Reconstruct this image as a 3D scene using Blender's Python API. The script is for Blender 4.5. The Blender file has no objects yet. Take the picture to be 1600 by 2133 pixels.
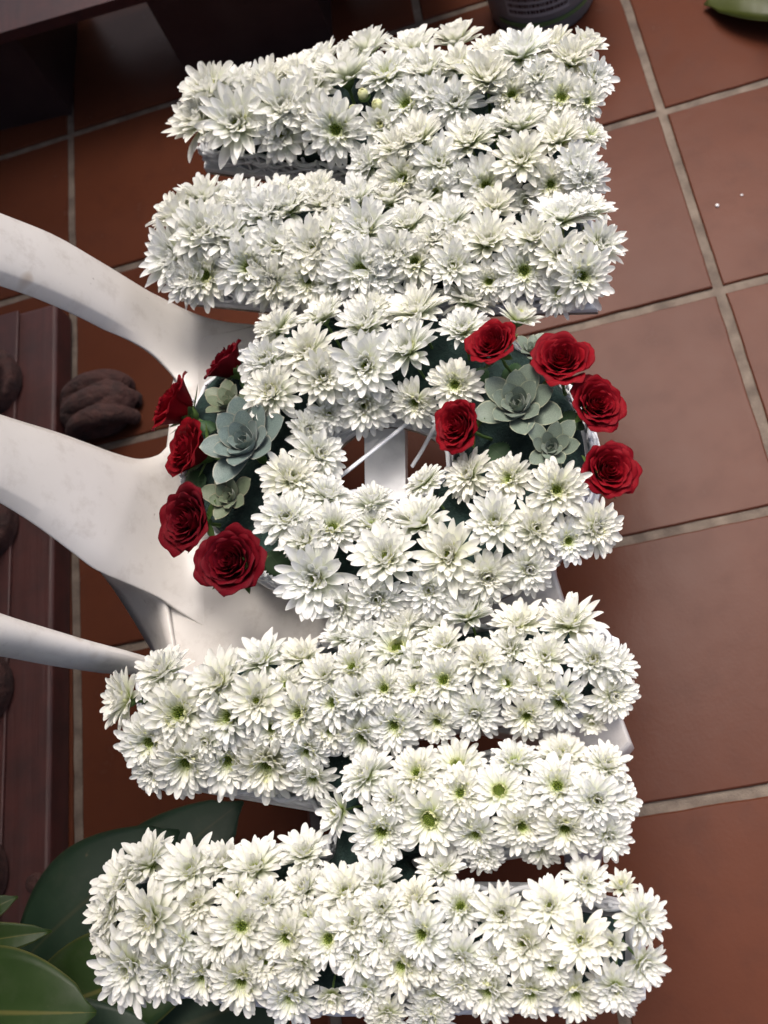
import bpy, bmesh, math, random
from mathutils import Vector, Matrix, Quaternion, noise

# ------------------------------------------------------------------ camera, light, exposure
SC = bpy.context.scene
COL = SC.collection
RND = random.Random(7)
W, H, F = 1600.0, 2133.0, 2100.0          # photograph size and focal length in its pixels
T = 0.33                                   # floor tile pitch in metres
ROD = (-0.396, 0.2251, -0.1837)            # camera pose, solved from the grout lines
TR = (-1.8669, -2.992, 5.9714)


def rodrigues(w):
    v = Vector(w)
    return Quaternion(v.normalized(), v.length).to_matrix()


FLIP = Matrix(((1, 0, 0), (0, -1, 0), (0, 0, -1)))
RCV = rodrigues(ROD)                       # plane coordinates (x right, y down, z in) -> camera
CAM_P = -(RCV.transposed() @ Vector(TR)) * T
CAM_POS = FLIP @ CAM_P
ROT = FLIP @ RCV.transposed() @ FLIP       # camera axes in the world
cam_data = bpy.data.cameras.new('camera')
cam_data.sensor_fit = 'VERTICAL'
cam_data.sensor_height = 36.0
cam_data.lens = 36.0 * F / H
cam_data.clip_start = 0.01
cam_data.clip_end = 100
cam_data.dof.use_dof = True
cam_data.dof.focus_distance = 0.80
cam_data.dof.aperture_fstop = 9.0
cam = bpy.data.objects.new('camera', cam_data)
COL.objects.link(cam)
cam.matrix_world = Matrix.Translation(CAM_POS) @ ROT.to_4x4()
SC.camera = cam

SUN_EL, SUN_AZ = math.radians(66), math.radians(78)    # azimuth counted from +X (image right) towards +Y (image top)
world = bpy.data.worlds.new('World')
SC.world = world
world.use_nodes = True
wn = world.node_tree.nodes
sky = wn.new('ShaderNodeTexSky')
sky.sky_type = 'NISHITA'
sky.sun_disc = False
sky.sun_elevation = SUN_EL
sky.sun_rotation = math.pi / 2 - SUN_AZ
sky.air_density = 0.6
sky.dust_density = 8.0
sky.ozone_density = 1.0
wn['Background'].inputs['Strength'].default_value = 0.13
world.node_tree.links.new(sky.outputs[0], wn['Background'].inputs['Color'])
sun_data = bpy.data.lights.new('sun', 'SUN')
sun_data.energy = 0.95
sun_data.angle = math.radians(30)
sun_data.color = (1.0, 0.985, 0.97)
sun = bpy.data.objects.new('sun', sun_data)
COL.objects.link(sun)
sdir = Vector((math.cos(SUN_EL) * math.cos(SUN_AZ), math.cos(SUN_EL) * math.sin(SUN_AZ), math.sin(SUN_EL)))
sun.rotation_euler = sdir.to_track_quat('Z', 'Y').to_euler()
sun.location = sdir * 5
SC.view_settings.view_transform = 'Standard'
SC.view_settings.look = 'None'
SC.view_settings.exposure = 1.12
SC.view_settings.gamma = 1.0
SC.cycles.max_bounces = 8
SC.cycles.use_denoising = True


def ray(px, py):
    d = ROT @ Vector(((px - W / 2) / F, -(py - H / 2) / F, -1.0))
    return d


def at(px, py, z=0.0):
    d = ray(px, py)
    return CAM_POS + d * ((z - CAM_POS.z) / d.z)


def on_plane(px, py, p0, n):
    d = ray(px, py)
    return CAM_POS + d * ((p0 - CAM_POS).dot(n) / d.dot(n))


# ------------------------------------------------------------------ materials
def new_mat(name):
    m = bpy.data.materials.new(name)
    m.use_nodes = True
    nt = m.node_tree
    return m, nt, nt.nodes['Principled BSDF'], nt.nodes['Material Output']


def N(nt, kind, **kw):
    n = nt.nodes.new(kind)
    for k, v in kw.items():
        if k in n.inputs:
            n.inputs[k].default_value = v
        else:
            setattr(n, k, v)
    return n


def ramp(nt, fac, stops):
    r = nt.nodes.new('ShaderNodeValToRGB')
    el = r.color_ramp.elements
    while len(el) < len(stops):
        el.new(0.5)
    for e, (p, c) in zip(el, stops):
        e.position = p
        e.color = (*c, 1) if len(c) == 3 else c
    nt.links.new(fac, r.inputs[0])
    return r.outputs[0]


def mixc(nt, fac, a, b, mode='MIX'):
    m = nt.nodes.new('ShaderNodeMix')
    m.data_type = 'RGBA'
    m.blend_type = mode
    for s, v in ((m.inputs[0], fac), (m.inputs[6], a), (m.inputs[7], b)):
        if hasattr(v, 'node'):
            nt.links.new(v, s)
        elif isinstance(v, (int, float)):
            s.default_value = v
        else:
            s.default_value = (*v, 1)
    return m.outputs[2]


def noise_tex(nt, scale, detail=4, rough=0.55, coord='Object', dist=0.0):
    tc = nt.nodes.new('ShaderNodeTexCoord')
    n = N(nt, 'ShaderNodeTexNoise', Scale=scale, Detail=detail, Roughness=rough, Distortion=dist)
    nt.links.new(tc.outputs[coord], n.inputs['Vector'])
    return n.outputs[0]


def bump(nt, bsdf, height, strength=0.2, dist=0.002):
    b = N(nt, 'ShaderNodeBump', Strength=strength, Distance=dist)
    nt.links.new(height, b.inputs['Height'])
    nt.links.new(b.outputs[0], bsdf.inputs['Normal'])


def uvs(nt):
    u = nt.nodes.new('ShaderNodeUVMap')
    s = nt.nodes.new('ShaderNodeSeparateXYZ')
    nt.links.new(u.outputs[0], s.inputs[0])
    return s.outputs[0], s.outputs[1]


def objrand(nt):
    return nt.nodes.new('ShaderNodeObjectInfo').outputs['Random']


def mapr(nt, v, a, b, c, d):
    m = N(nt, 'ShaderNodeMapRange')
    for i, x in enumerate((a, b, c, d)):
        m.inputs[i + 1].default_value = x
    nt.links.new(v, m.inputs[0])
    return m.outputs[0]


def translucent(nt, bsdf, out, color, fac):
    t = nt.nodes.new('ShaderNodeBsdfTranslucent')
    if hasattr(color, 'node'):
        nt.links.new(color, t.inputs[0])
    else:
        t.inputs[0].default_value = (*color, 1)
    mx = nt.nodes.new('ShaderNodeMixShader')
    mx.inputs[0].default_value = fac
    nt.links.new(bsdf.outputs[0], mx.inputs[1])
    nt.links.new(t.outputs[0], mx.inputs[2])
    nt.links.new(mx.outputs[0], out.inputs[0])


def petal_mat(name, base, tip, start=0.0, end=0.55):
    m, nt, b, out = new_mat(name)
    u, v = uvs(nt)
    midc = tuple(0.25 * p + 0.75 * q for p, q in zip(base, tip))
    c = ramp(nt, v, [(start, base), (start + 0.45 * (end - start), midc), (end, tip), (1.0, tip)])
    vein = N(nt, 'ShaderNodeTexWave', Scale=3.2, Distortion=1.2, Detail=1.0)
    uv = nt.nodes.new('ShaderNodeUVMap')
    mp = N(nt, 'ShaderNodeMapping')
    mp.inputs['Scale'].default_value = (1.6, 0.08, 1)
    nt.links.new(uv.outputs[0], mp.inputs[0])
    nt.links.new(mp.outputs[0], vein.inputs[0])
    cream = mixc(nt, mapr(nt, objrand(nt), 0, 1, 0.0, 1.0), (1, 1, 1), (1.0, 0.985, 0.93), 'MIX')
    c = mixc(nt, 1.0, c, cream, 'MULTIPLY')
    nt.links.new(c, b.inputs['Base Color'])
    b.inputs['Roughness'].default_value = 0.55
    b.inputs['Specular IOR Level'].default_value = 0.3
    bump(nt, b, vein.outputs[0], 0.35, 0.0006)
    translucent(nt, b, out, c, 0.36)
    return m


M = {}
WHITE = (0.89, 0.90, 0.875)
M['petal'] = petal_mat('white_petal', (0.58, 0.70, 0.20), WHITE, 0.0, 0.78)
M['petal_in'] = petal_mat('cream_petal', (0.30, 0.41, 0.06), (0.86, 0.88, 0.58), 0.05, 0.9)
M['floret'] = petal_mat('green_floret', (0.07, 0.12, 0.02), (0.42, 0.50, 0.10), 0.1, 0.9)
M['eye'] = petal_mat('dark_green_floret', (0.04, 0.08, 0.015), (0.24, 0.33, 0.05), 0.1, 0.9)


def simple(name, col, rough=0.5, nscale=0, ncol=None, bscale=0, bstr=0.2, bdist=0.001, spec=0.5, lo=0.4, hi=0.65, coord='Object'):
    m, nt, b, out = new_mat(name)
    b.inputs['Base Color'].default_value = (*col, 1)
    b.inputs['Roughness'].default_value = rough
    b.inputs['Specular IOR Level'].default_value = spec
    if nscale:
        n = noise_tex(nt, nscale, 6, 0.6, coord)
        nt.links.new(ramp(nt, n, [(lo, col), (hi, ncol)]), b.inputs['Base Color'])
    if bscale:
        bump(nt, b, noise_tex(nt, bscale, 6, 0.6, coord), bstr, bdist)
    return m


M['calyx'] = simple('calyx_green', (0.09, 0.16, 0.04), 0.55)
M['stem'] = simple('stem_green', (0.07, 0.14, 0.03), 0.55)
M['foam'] = simple('floral_foam', (0.007, 0.022, 0.019), 0.95, 60, (0.014, 0.038, 0.032), 260, 0.9, 0.003)
M['board'] = simple('white_painted_board', (0.66, 0.67, 0.68), 0.55, 35, (0.50, 0.51, 0.52), 120, 0.25, lo=0.5, hi=0.75)
M['board_edge'] = simple('raw_board_edge', (0.16, 0.13, 0.11), 0.85, 60, (0.30, 0.25, 0.2))
M['wicker'] = simple('white_wicker', (0.70, 0.72, 0.74), 0.5, 40, (0.55, 0.57, 0.59), 150, 0.3, lo=0.5, hi=0.8)
M['tie'] = simple('nylon_tie', (0.72, 0.74, 0.78), 0.35)
M['crumb'] = simple('white_crumb', (0.8, 0.8, 0.78), 0.8)


def rose_mat(name, g):
    m, nt, b, out = new_mat(name)
    u, v = uvs(nt)
    n = noise_tex(nt, 90, 4)
    c = ramp(nt, v, [(0.0, (0.03 * g, 0.001, 0.003)), (0.6, (0.085 * g, 0.002, 0.007)), (0.95, (0.135 * g, 0.003, 0.01)), (1.0, (0.05 * g, 0.002, 0.006))])
    c2 = mixc(nt, mapr(nt, n, 0.35, 0.7, 0, 0.45), c, (0.075 * g, 0.0015, 0.007))
    c3 = mixc(nt, mapr(nt, objrand(nt), 0, 1, 0, 0.35), c2, (0.20 * g, 0.003, 0.007))
    nt.links.new(c3, b.inputs['Base Color'])
    b.inputs['Roughness'].default_value = 0.6
    b.inputs['Specular IOR Level'].default_value = 0.12
    b.inputs['Sheen Weight'].default_value = 0.02
    b.inputs['Sheen Roughness'].default_value = 0.4
    b.inputs['Sheen Tint'].default_value = (0.9, 0.2, 0.25, 1)
    bump(nt, b, noise_tex(nt, 160, 3, dist=0.5), 0.25, 0.001)
    translucent(nt, b, out, c3, 0.30)
    return m


def succ_mat(name, a, bcol, edge):
    m, nt, b, out = new_mat(name)
    u, v = uvs(nt)
    n = noise_tex(nt, 45, 4)
    c = mixc(nt, mapr(nt, n, 0.35, 0.65, 0, 1), a, bcol)
    e1 = N(nt, 'ShaderNodeMath', operation='ABSOLUTE')
    nt.links.new(u, e1.inputs[0])
    e = mapr(nt, e1.outputs[0], 0.86, 0.97, 0, 0.8)
    t = mapr(nt, v, 0.93, 0.99, 0, 0.9)
    mx = N(nt, 'ShaderNodeMath', operation='MAXIMUM')
    nt.links.new(e, mx.inputs[0])
    nt.links.new(t, mx.inputs[1])
    c = mixc(nt, mx.outputs[0], c, edge)
    nt.links.new(c, b.inputs['Base Color'])
    b.inputs['Roughness'].default_value = 0.48
    b.inputs['Specular IOR Level'].default_value = 0.45
    b.inputs['Sheen Weight'].default_value = 0.15
    bump(nt, b, noise_tex(nt, 120, 3), 0.15, 0.001)
    return m


M['rose'] = rose_mat('bright_red_petal', 1.55)
M['rose_wine'] = rose_mat('wine_red_petal', 1.0)
M['succ'] = succ_mat('blue_green_leaf', (0.092, 0.136, 0.122), (0.150, 0.198, 0.178), (0.32, 0.31, 0.24))
M['succ_olive'] = succ_mat('olive_leaf', (0.085, 0.115, 0.065), (0.13, 0.16, 0.095), (0.27, 0.23, 0.15))
M['succ_green'] = succ_mat('grey_green_leaf', (0.095, 0.128, 0.095), (0.145, 0.182, 0.140), (0.30, 0.31, 0.21))


def tile_mat():
    m, nt, b, out = new_mat('terracotta_tile')
    tc = nt.nodes.new('ShaderNodeTexCoord')
    rnd = objrand(nt)
    off = nt.nodes.new('ShaderNodeVectorMath')
    off.operation = 'ADD'
    cmb = nt.nodes.new('ShaderNodeCombineXYZ')
    sc = N(nt, 'ShaderNodeMath', operation='MULTIPLY')
    sc.inputs[1].default_value = 37.0
    nt.links.new(rnd, sc.inputs[0])
    nt.links.new(sc.outputs[0], cmb.inputs[0])
    nt.links.new(sc.outputs[0], cmb.inputs[1])
    nt.links.new(tc.outputs['Object'], off.inputs[0])
    nt.links.new(cmb.outputs[0], off.inputs[1])

    def nz(scale, detail, rough=0.6):
        n = N(nt, 'ShaderNodeTexNoise', Scale=scale, Detail=detail, Roughness=rough)
        nt.links.new(off.outputs[0], n.inputs['Vector'])
        return n.outputs[0]
    big, mid, fine = nz(5, 4), nz(22, 6), nz(220, 4)
    c = mixc(nt, mapr(nt, big, 0.3, 0.7, 0, 1), (0.066, 0.0205, 0.0105), (0.082, 0.0262, 0.0138))
    c = mixc(nt, mapr(nt, mid, 0.50, 0.78, 0, 0.45), c, (0.043, 0.0155, 0.0105))
    c = mixc(nt, mapr(nt, fine, 0.66, 0.72, 0, 0.5), c, (0.06, 0.025, 0.02))
    c = mixc(nt, mapr(nt, rnd, 0, 1, 0, 0.35), c, (0.056, 0.0200, 0.0130))
    nt.links.new(c, b.inputs['Base Color'])
    r = mapr(nt, mid, 0.3, 0.7, 0.22, 0.28)
    nt.links.new(r, b.inputs['Roughness'])
    b.inputs['Specular IOR Level'].default_value = 0.06
    bm = N(nt, 'ShaderNodeMath', operation='ADD')
    nt.links.new(big, bm.inputs[0])
    f2 = N(nt, 'ShaderNodeMath', operation='MULTIPLY')
    f2.inputs[1].default_value = 0.12
    nt.links.new(fine, f2.inputs[0])
    nt.links.new(f2.outputs[0], bm.inputs[1])
    bump(nt, b, bm.outputs[0], 0.35, 0.003)
    return m


M['tile'] = tile_mat()
M['grout'] = simple('sandy_grout', (0.070, 0.052, 0.040), 0.9, 30, (0.165, 0.132, 0.102), 350, 0.6, 0.002, lo=0.35, hi=0.7)


def plastic_mat():
    m, nt, b, out = new_mat('white_plastic')
    n1, n2, n3 = noise_tex(nt, 6, 5), noise_tex(nt, 40, 6, 0.7), noise_tex(nt, 14, 2)
    c = mixc(nt, mapr(nt, n1, 0.4, 0.7, 0, 0.6), (0.62, 0.595, 0.56), (0.50, 0.47, 0.43))
    c = mixc(nt, mapr(nt, n2, 0.52, 0.75, 0, 0.55), c, (0.38, 0.34, 0.30))
    sp = noise_tex(nt, 95, 2)
    c = mixc(nt, mapr(nt, sp, 0.76, 0.79, 0, 0.7), c, (0.16, 0.13, 0.11))
    c = mixc(nt, mapr(nt, n3, 0.73, 0.77, 0, 0.6), c, (0.35, 0.26, 0.18))
    nt.links.new(c, b.inputs['Base Color'])
    nt.links.new(mapr(nt, n2, 0.3, 0.7, 0.26, 0.48), b.inputs['Roughness'])
    bump(nt, b, n2, 0.08, 0.001)
    return m


M['plastic'] = plastic_mat()
M['red_paint'] = simple('oxide_red_paint', (0.055, 0.0145, 0.012), 0.6, 18, (0.032, 0.010, 0.009), 90, 0.5, 0.002)
def paint_mat():
    m, nt, b, out = new_mat('chipped_oxide_red_paint')
    n1, n2 = noise_tex(nt, 16, 6, 0.65), noise_tex(nt, 38, 5, 0.7)
    tc = nt.nodes.new('ShaderNodeTexCoord')
    mp = N(nt, 'ShaderNodeMapping')
    mp.inputs['Scale'].default_value = (60, 3.0, 30)
    g = N(nt, 'ShaderNodeTexNoise', Scale=1.5, Detail=5)
    nt.links.new(tc.outputs['Object'], mp.inputs[0])
    nt.links.new(mp.outputs[0], g.inputs['Vector'])
    c = mixc(nt, mapr(nt, n1, 0.4, 0.65, 0, 1), (0.056, 0.0145, 0.012), (0.032, 0.010, 0.009))
    c = mixc(nt, mapr(nt, g.outputs[0], 0.55, 0.75, 0, 0.5), c, (0.024, 0.009, 0.008))
    c = mixc(nt, mapr(nt, n2, 0.70, 0.73, 0, 0.7), c, (0.10, 0.07, 0.055))
    nt.links.new(c, b.inputs['Base Color'])
    b.inputs['Roughness'].default_value = 0.55
    bump(nt, b, g.outputs[0], 0.5, 0.002)
    return m


M['red_paint'] = paint_mat()
M['dark_paint'] = simple('dark_brown_paint', (0.022, 0.012, 0.012), 0.42, 14, (0.032, 0.018, 0.017), 60, 0.2)
M['clay'] = simple('dusty_clay', (0.060, 0.022, 0.017), 0.85, 45, (0.026, 0.011, 0.009), 55, 1.0, 0.012)
M['pot'] = simple('grey_plastic_pot', (0.15, 0.15, 0.15), 0.4, 20, (0.19, 0.19, 0.19))
M['pot_green'] = simple('green_print', (0.09, 0.16, 0.06), 0.4)
M['pot_label'] = simple('faded_label', (0.28, 0.28, 0.28), 0.5)
M['soil'] = simple('soil', (0.02, 0.014, 0.01), 0.95, 60, (0.05, 0.035, 0.025), 120, 0.8)


def rubber_mat(name, a, bcol, rib, rough=0.42):
    m, nt, b, out = new_mat(name)
    u, v = uvs(nt)
    n = noise_tex(nt, 14, 5)
    c = mixc(nt, mapr(nt, n, 0.35, 0.68, 0, 1), a, bcol)
    w = N(nt, 'ShaderNodeMath', operation='ABSOLUTE')
    nt.links.new(u, w.inputs[0])
    c = mixc(nt, mapr(nt, w.outputs[0], 0.015, 0.05, 0.85, 0), c, rib)
    c = mixc(nt, mapr(nt, w.outputs[0], 0.95, 0.995, 0, 0.7), c, rib)
    sp = noise_tex(nt, 70, 2)
    c = mixc(nt, mapr(nt, sp, 0.71, 0.76, 0, 0.6), c, (0.12, 0.09, 0.045))
    du = noise_tex(nt, 26, 7, 0.7)
    c = mixc(nt, mapr(nt, du, 0.5, 0.8, 0, 0.30), c, (0.07, 0.075, 0.05))
    nt.links.new(c, b.inputs['Base Color'])
    b.inputs['Roughness'].default_value = rough
    b.inputs['Specular IOR Level'].default_value = 0.22
    # side veins as fine relief
    wv = N(nt, 'ShaderNodeTexWave', Scale=4.0, Distortion=4.5, Detail=3.0)
    uv = nt.nodes.new('ShaderNodeUVMap')
    mp = N(nt, 'ShaderNodeMapping')
    mp.inputs['Scale'].default_value = (0.0, 1.0, 1)
    mp.inputs['Rotation'].default_value = (0, 0, math.radians(90))
    nt.links.new(uv.outputs[0], mp.inputs[0])
    nt.links.new(mp.outputs[0], wv.inputs[0])
    bump(nt, b, wv.outputs[0], 0.06, 0.001)
    nt.links.new(mapr(nt, n, 0.3, 0.7, rough - 0.12, rough + 0.12), b.inputs['Roughness'])
    return m


M['rubber'] = rubber_mat('rubber_leaf', (0.013, 0.030, 0.006), (0.021, 0.043, 0.009), (0.10, 0.095, 0.025))
M['rubber_dark'] = rubber_mat('dark_rubber_leaf', (0.010, 0.025, 0.013), (0.016, 0.035, 0.018), (0.035, 0.042, 0.02), 0.5)
M['leafgreen'] = rubber_mat('rose_leaf_green', (0.022, 0.055, 0.022), (0.035, 0.075, 0.03), (0.05, 0.085, 0.04), 0.55)
M['olive'] = rubber_mat('olive_leaf_blade', (0.036, 0.044, 0.008), (0.048, 0.056, 0.011), (0.09, 0.10, 0.03), 0.45)


# ------------------------------------------------------------------ mesh helpers
class MB:
    def __init__(s):
        s.v, s.f, s.uv, s.mi = [], [], [], []

    def quadgrid(s, rows, closed=False, uvrows=None, mi=0):
        """rows: list of lists of points, same length"""
        o = len(s.v)
        n = len(rows[0])
        for r in rows:
            s.v.extend(r)
        if uvrows:
            for r in uvrows:
                s.uv.extend(r)
        else:
            for i in range(len(rows)):
                s.uv.extend([(j / max(1, n - 1) * 2 - 1, i / max(1, len(rows) - 1)) for j in range(n)])
        for i in range(len(rows) - 1):
            for j in range(n if closed else n - 1):
                a, b = o + i * n + j, o + i * n + (j + 1) % n
                s.f.append((a, b, b + n, a + n))
                s.mi.append(mi)

    def face(s, pts, mi=0):
        o = len(s.v)
        s.v.extend(pts)
        s.uv.extend([(0, 0)] * len(pts))
        s.f.append(tuple(range(o, o + len(pts))))
        s.mi.append(mi)

    def box(s, c, sx, sy, sz, rot=None, mi=0):
        pts = [Vector((x * sx / 2, y * sy / 2, z * sz / 2)) for x in (-1, 1) for y in (-1, 1) for z in (-1, 1)]
        if rot:
            pts = [rot @ p for p in pts]
        pts = [p + Vector(c) for p in pts]
        o = len(s.v)
        s.v.extend(pts)
        s.uv.extend([(0, 0)] * 8)
        for q in ((0, 1, 3, 2), (4, 6, 7, 5), (0, 4, 5, 1), (2, 3, 7, 6), (0, 2, 6, 4), (1, 5, 7, 3)):
            s.f.append(tuple(o + i for i in q))
            s.mi.append(mi)

    def tube(s, pts, rad, n=6, caps=True, flat=1.0, mi=0):
        rows = []
        up = Vector((0, 0, 1))
        for i, p in enumerate(pts):
            t = (pts[min(i + 1, len(pts) - 1)] - pts[max(i - 1, 0)])
            if t.length < 1e-9:
                t = Vector((1, 0, 0))
            t.normalize()
            a = t.cross(up)
            if a.length < 1e-3:
                a = t.cross(Vector((1, 0, 0)))
            a.normalize()
            b = a.cross(t)
            r = rad[i] if isinstance(rad, (list, tuple)) else rad
            rows.append([p + (a * math.cos(2 * math.pi * k / n) + b * math.sin(2 * math.pi * k / n) * flat) * r for k in range(n)])
        s.quadgrid(rows, True, mi=mi)
        if caps:
            s.face(rows[0][::-1], mi)
            s.face(rows[-1], mi)

    def lathe(s, prof, n=20, c=(0, 0, 0), mi=0):
        c = Vector(c)
        rows = [[c + Vector((r * math.cos(2 * math.pi * k / n), r * math.sin(2 * math.pi * k / n), z)) for k in range(n)] for r, z in prof]
        s.quadgrid(rows, True, mi=mi)

    def prism(s, poly, z0, z1, mi=0, mside=None):
        """poly: list of Vector (xy) in order; makes a closed slab"""
        b = [Vector((p.x, p.y, z0)) for p in poly]
        t = [Vector((p.x, p.y, z1)) for p in poly]
        s.face(t, mi)
        s.face(b[::-1], mi)
        ms = mi if mside is None else mside
        for i in range(len(poly)):
            j = (i + 1) % len(poly)
            s.face([b[i], b[j], t[j], t[i]], ms)

    def mesh(s, name, mats, smooth=True):
        me = bpy.data.meshes.new(name)
        me.from_pydata([tuple(v) for v in s.v], [], s.f)
        uvl = me.uv_layers.new(name='UVMap')
        for l in me.loops:
            uvl.data[l.index].uv = s.uv[l.vertex_index]
        for m in (mats if isinstance(mats, (list, tuple)) else [mats]):
            me.materials.append(m)
        if len(me.materials) > 1:
            me.polygons.foreach_set('material_index', s.mi)
        if smooth:
            me.polygons.foreach_set('use_smooth', [True] * len(me.polygons))
        me.update()
        return me


def obj(name, me, parent=None, kind=None, label=None):
    o = bpy.data.objects.new(name, me)
    COL.objects.link(o)
    if parent:
        o.parent = parent
    if kind:
        o['kind'] = kind
    if label:
        o['label'] = label
    return o


def thing(name, label, cat, loc=(0, 0, 0), group=None, rot=None, scale=1.0):
    o = bpy.data.objects.new(name, None)
    o.empty_display_size = 0.02
    COL.objects.link(o)
    o.location = loc
    if rot is not None:
        o.rotation_mode = 'QUATERNION'
        o.rotation_quaternion = rot
    o.scale = (scale,) * 3
    o['label'] = label
    o['category'] = cat
    if group:
        o['group'] = group
    return o


def flat_normals(me):
    me.polygons.foreach_set('use_smooth', [False] * len(me.polygons))


def bevel(o, w, seg=2):
    m = o.modifiers.new('bevel', 'BEVEL')
    m.width = w
    m.segments = seg
    m.limit_method = 'ANGLE'


def polyfill(name, loops, mats, thick, edge_bevel=0.0, skirt=0.0):
    """flat sheet with holes: loops = [outer, hole, ...] of 3-D points; returns a mesh with real thickness"""
    bm = bmesh.new()
    edges = []
    for lp in loops:
        vs = [bm.verts.new(p) for p in lp]
        edges += [bm.edges.new((vs[i], vs[(i + 1) % len(vs)])) for i in range(len(vs))]
    bmesh.ops.triangle_fill(bm, edges=edges, use_beauty=True, use_dissolve=False)
    bmesh.ops.recalc_face_normals(bm, faces=bm.faces[:])
    if sum(f.normal.z * f.calc_area() for f in bm.faces) < 0:
        bmesh.ops.reverse_faces(bm, faces=bm.faces[:])
    top = bm.faces[:]
    ext = bmesh.ops.extrude_face_region(bm, geom=top)
    for g in ext['geom']:
        if isinstance(g, bmesh.types.BMVert):
            g.co.z += thick
    bmesh.ops.recalc_face_normals(bm, faces=bm.faces[:])
    me = bpy.data.meshes.new(name)
    bm.to_mesh(me)
    bm.free()
    for m in (mats if isinstance(mats, (list, tuple)) else [mats]):
        me.materials.append(m)
    return me


def smooth_loop(pts, sub=4):
    """closed Catmull-Rom through points"""
    out = []
    n = len(pts)
    for i in range(n):
        p0, p1, p2, p3 = pts[i - 1], pts[i], pts[(i + 1) % n], pts[(i + 2) % n]
        for k in range(sub):
            t = k / sub
            out.append(0.5 * ((2 * p1) + (p2 - p0) * t + (2 * p0 - 5 * p1 + 4 * p2 - p3) * t * t + (3 * p1 - p0 - 3 * p2 + p3) * t ** 3))
    return out


def smooth_path(pts, sub=6):
    out = []
    n = len(pts)
    for i in range(n - 1):
        p0, p1, p2, p3 = pts[max(i - 1, 0)], pts[i], pts[i + 1], pts[min(i + 2, n - 1)]
        for k in range(sub):
            t = k / sub
            out.append(0.5 * ((2 * p1) + (p2 - p0) * t + (2 * p0 - 5 * p1 + 4 * p2 - p3) * t * t + (3 * p1 - p0 - 3 * p2 + p3) * t ** 3))
    out.append(pts[-1])
    return out


# ------------------------------------------------------------------ the floor
def build_floor():
    g = MB()
    x0, x1, y0, y1 = -8 * T, 12 * T, -15 * T, 7 * T
    g.face([Vector((x0, y0, -0.004)), Vector((x1, y0, -0.004)), Vector((x1, y1, -0.004)), Vector((x0, y1, -0.004))])
    fl = obj('floor', g.mesh('floor', M['grout'], False), kind='structure')
    fl['label'] = 'terracotta tiled floor with wide sandy grout joints'
    variants = []
    for k in range(4):
        r = random.Random(50 + k)
        bm = bmesh.new()
        a = (T - 0.0135) / 2
        # edges a little uneven, arrises worn
        n = 12
        ring = []
        for side in range(4):
            for i in range(n):
                t = -1 + 2 * i / n
                w = a + r.uniform(-0.0007, 0.0005)
                p = ((t * a, -w), (w, t * a), (-t * a, w), (-w, -t * a))[side]
                ring.append(p)
        top = [bm.verts.new((x * 0.988, y * 0.988, 0.0)) for x, y in ring]
        mid = [bm.verts.new((x, y, -0.0018)) for x, y in ring]
        low = [bm.verts.new((x, y, -0.006)) for x, y in ring]
        bm.faces.new(top)
        m = len(ring)
        for i in range(m):
            j = (i + 1) % m
            bm.faces.new((mid[i], mid[j], top[j], top[i]))
            bm.faces.new((low[i], low[j], mid[j], mid[i]))
        me = bpy.data.meshes.new('tile')
        bm.to_mesh(me)
        bm.free()
        me.materials.append(M['tile'])
        variants.append(me)
    for i in range(-3, 7):
        for j in range(-3, 8):
            t = obj('tile', variants[RND.randrange(4)], fl)
            t.location = ((i + 0.5) * T, -(j + 0.5) * T, RND.uniform(-0.0008, 0.0008))
            t.rotation_euler = (RND.gauss(0, 0.0015), RND.gauss(0, 0.0015), RND.randrange(4) * math.pi / 2 + RND.gauss(0, 0.0012))


build_floor()

def build_shade_slabs():
    m = MB()
    P = [Vector((-7.0, -5.5, 0)), Vector((0.36, -5.5, 0)), Vector((0.36, 1.95, 0)), Vector((-7.0, 1.95, 0))]
    m.prism(P, 2.1, 2.2)  # unseen slab added overhead to keep skylight off the left floor
    o = obj('added_shade_roof', m.mesh('added_shade_roof', M['dark_paint'], False), kind='structure')
    o['label'] = 'added dark slab overhead, out of view, shading the balustrade side'
    m = MB()
    m.prism([Vector((0.45, 1.6, 0)), Vector((4.5, 1.6, 0)), Vector((4.5, 1.8, 0)), Vector((0.45, 1.8, 0))], -0.004, 2.6)  # unseen upright slab added to block sky and darken the far right floor
    o = obj('added_shade_wall', m.mesh('added_shade_wall', M['red_paint'], False), kind='structure')
    o['label'] = 'added oxide red upright slab, out of view, shading the far right floor'


build_shade_slabs()

# ------------------------------------------------------------------ plastic chair
SEAT_Z = 0.43


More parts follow.
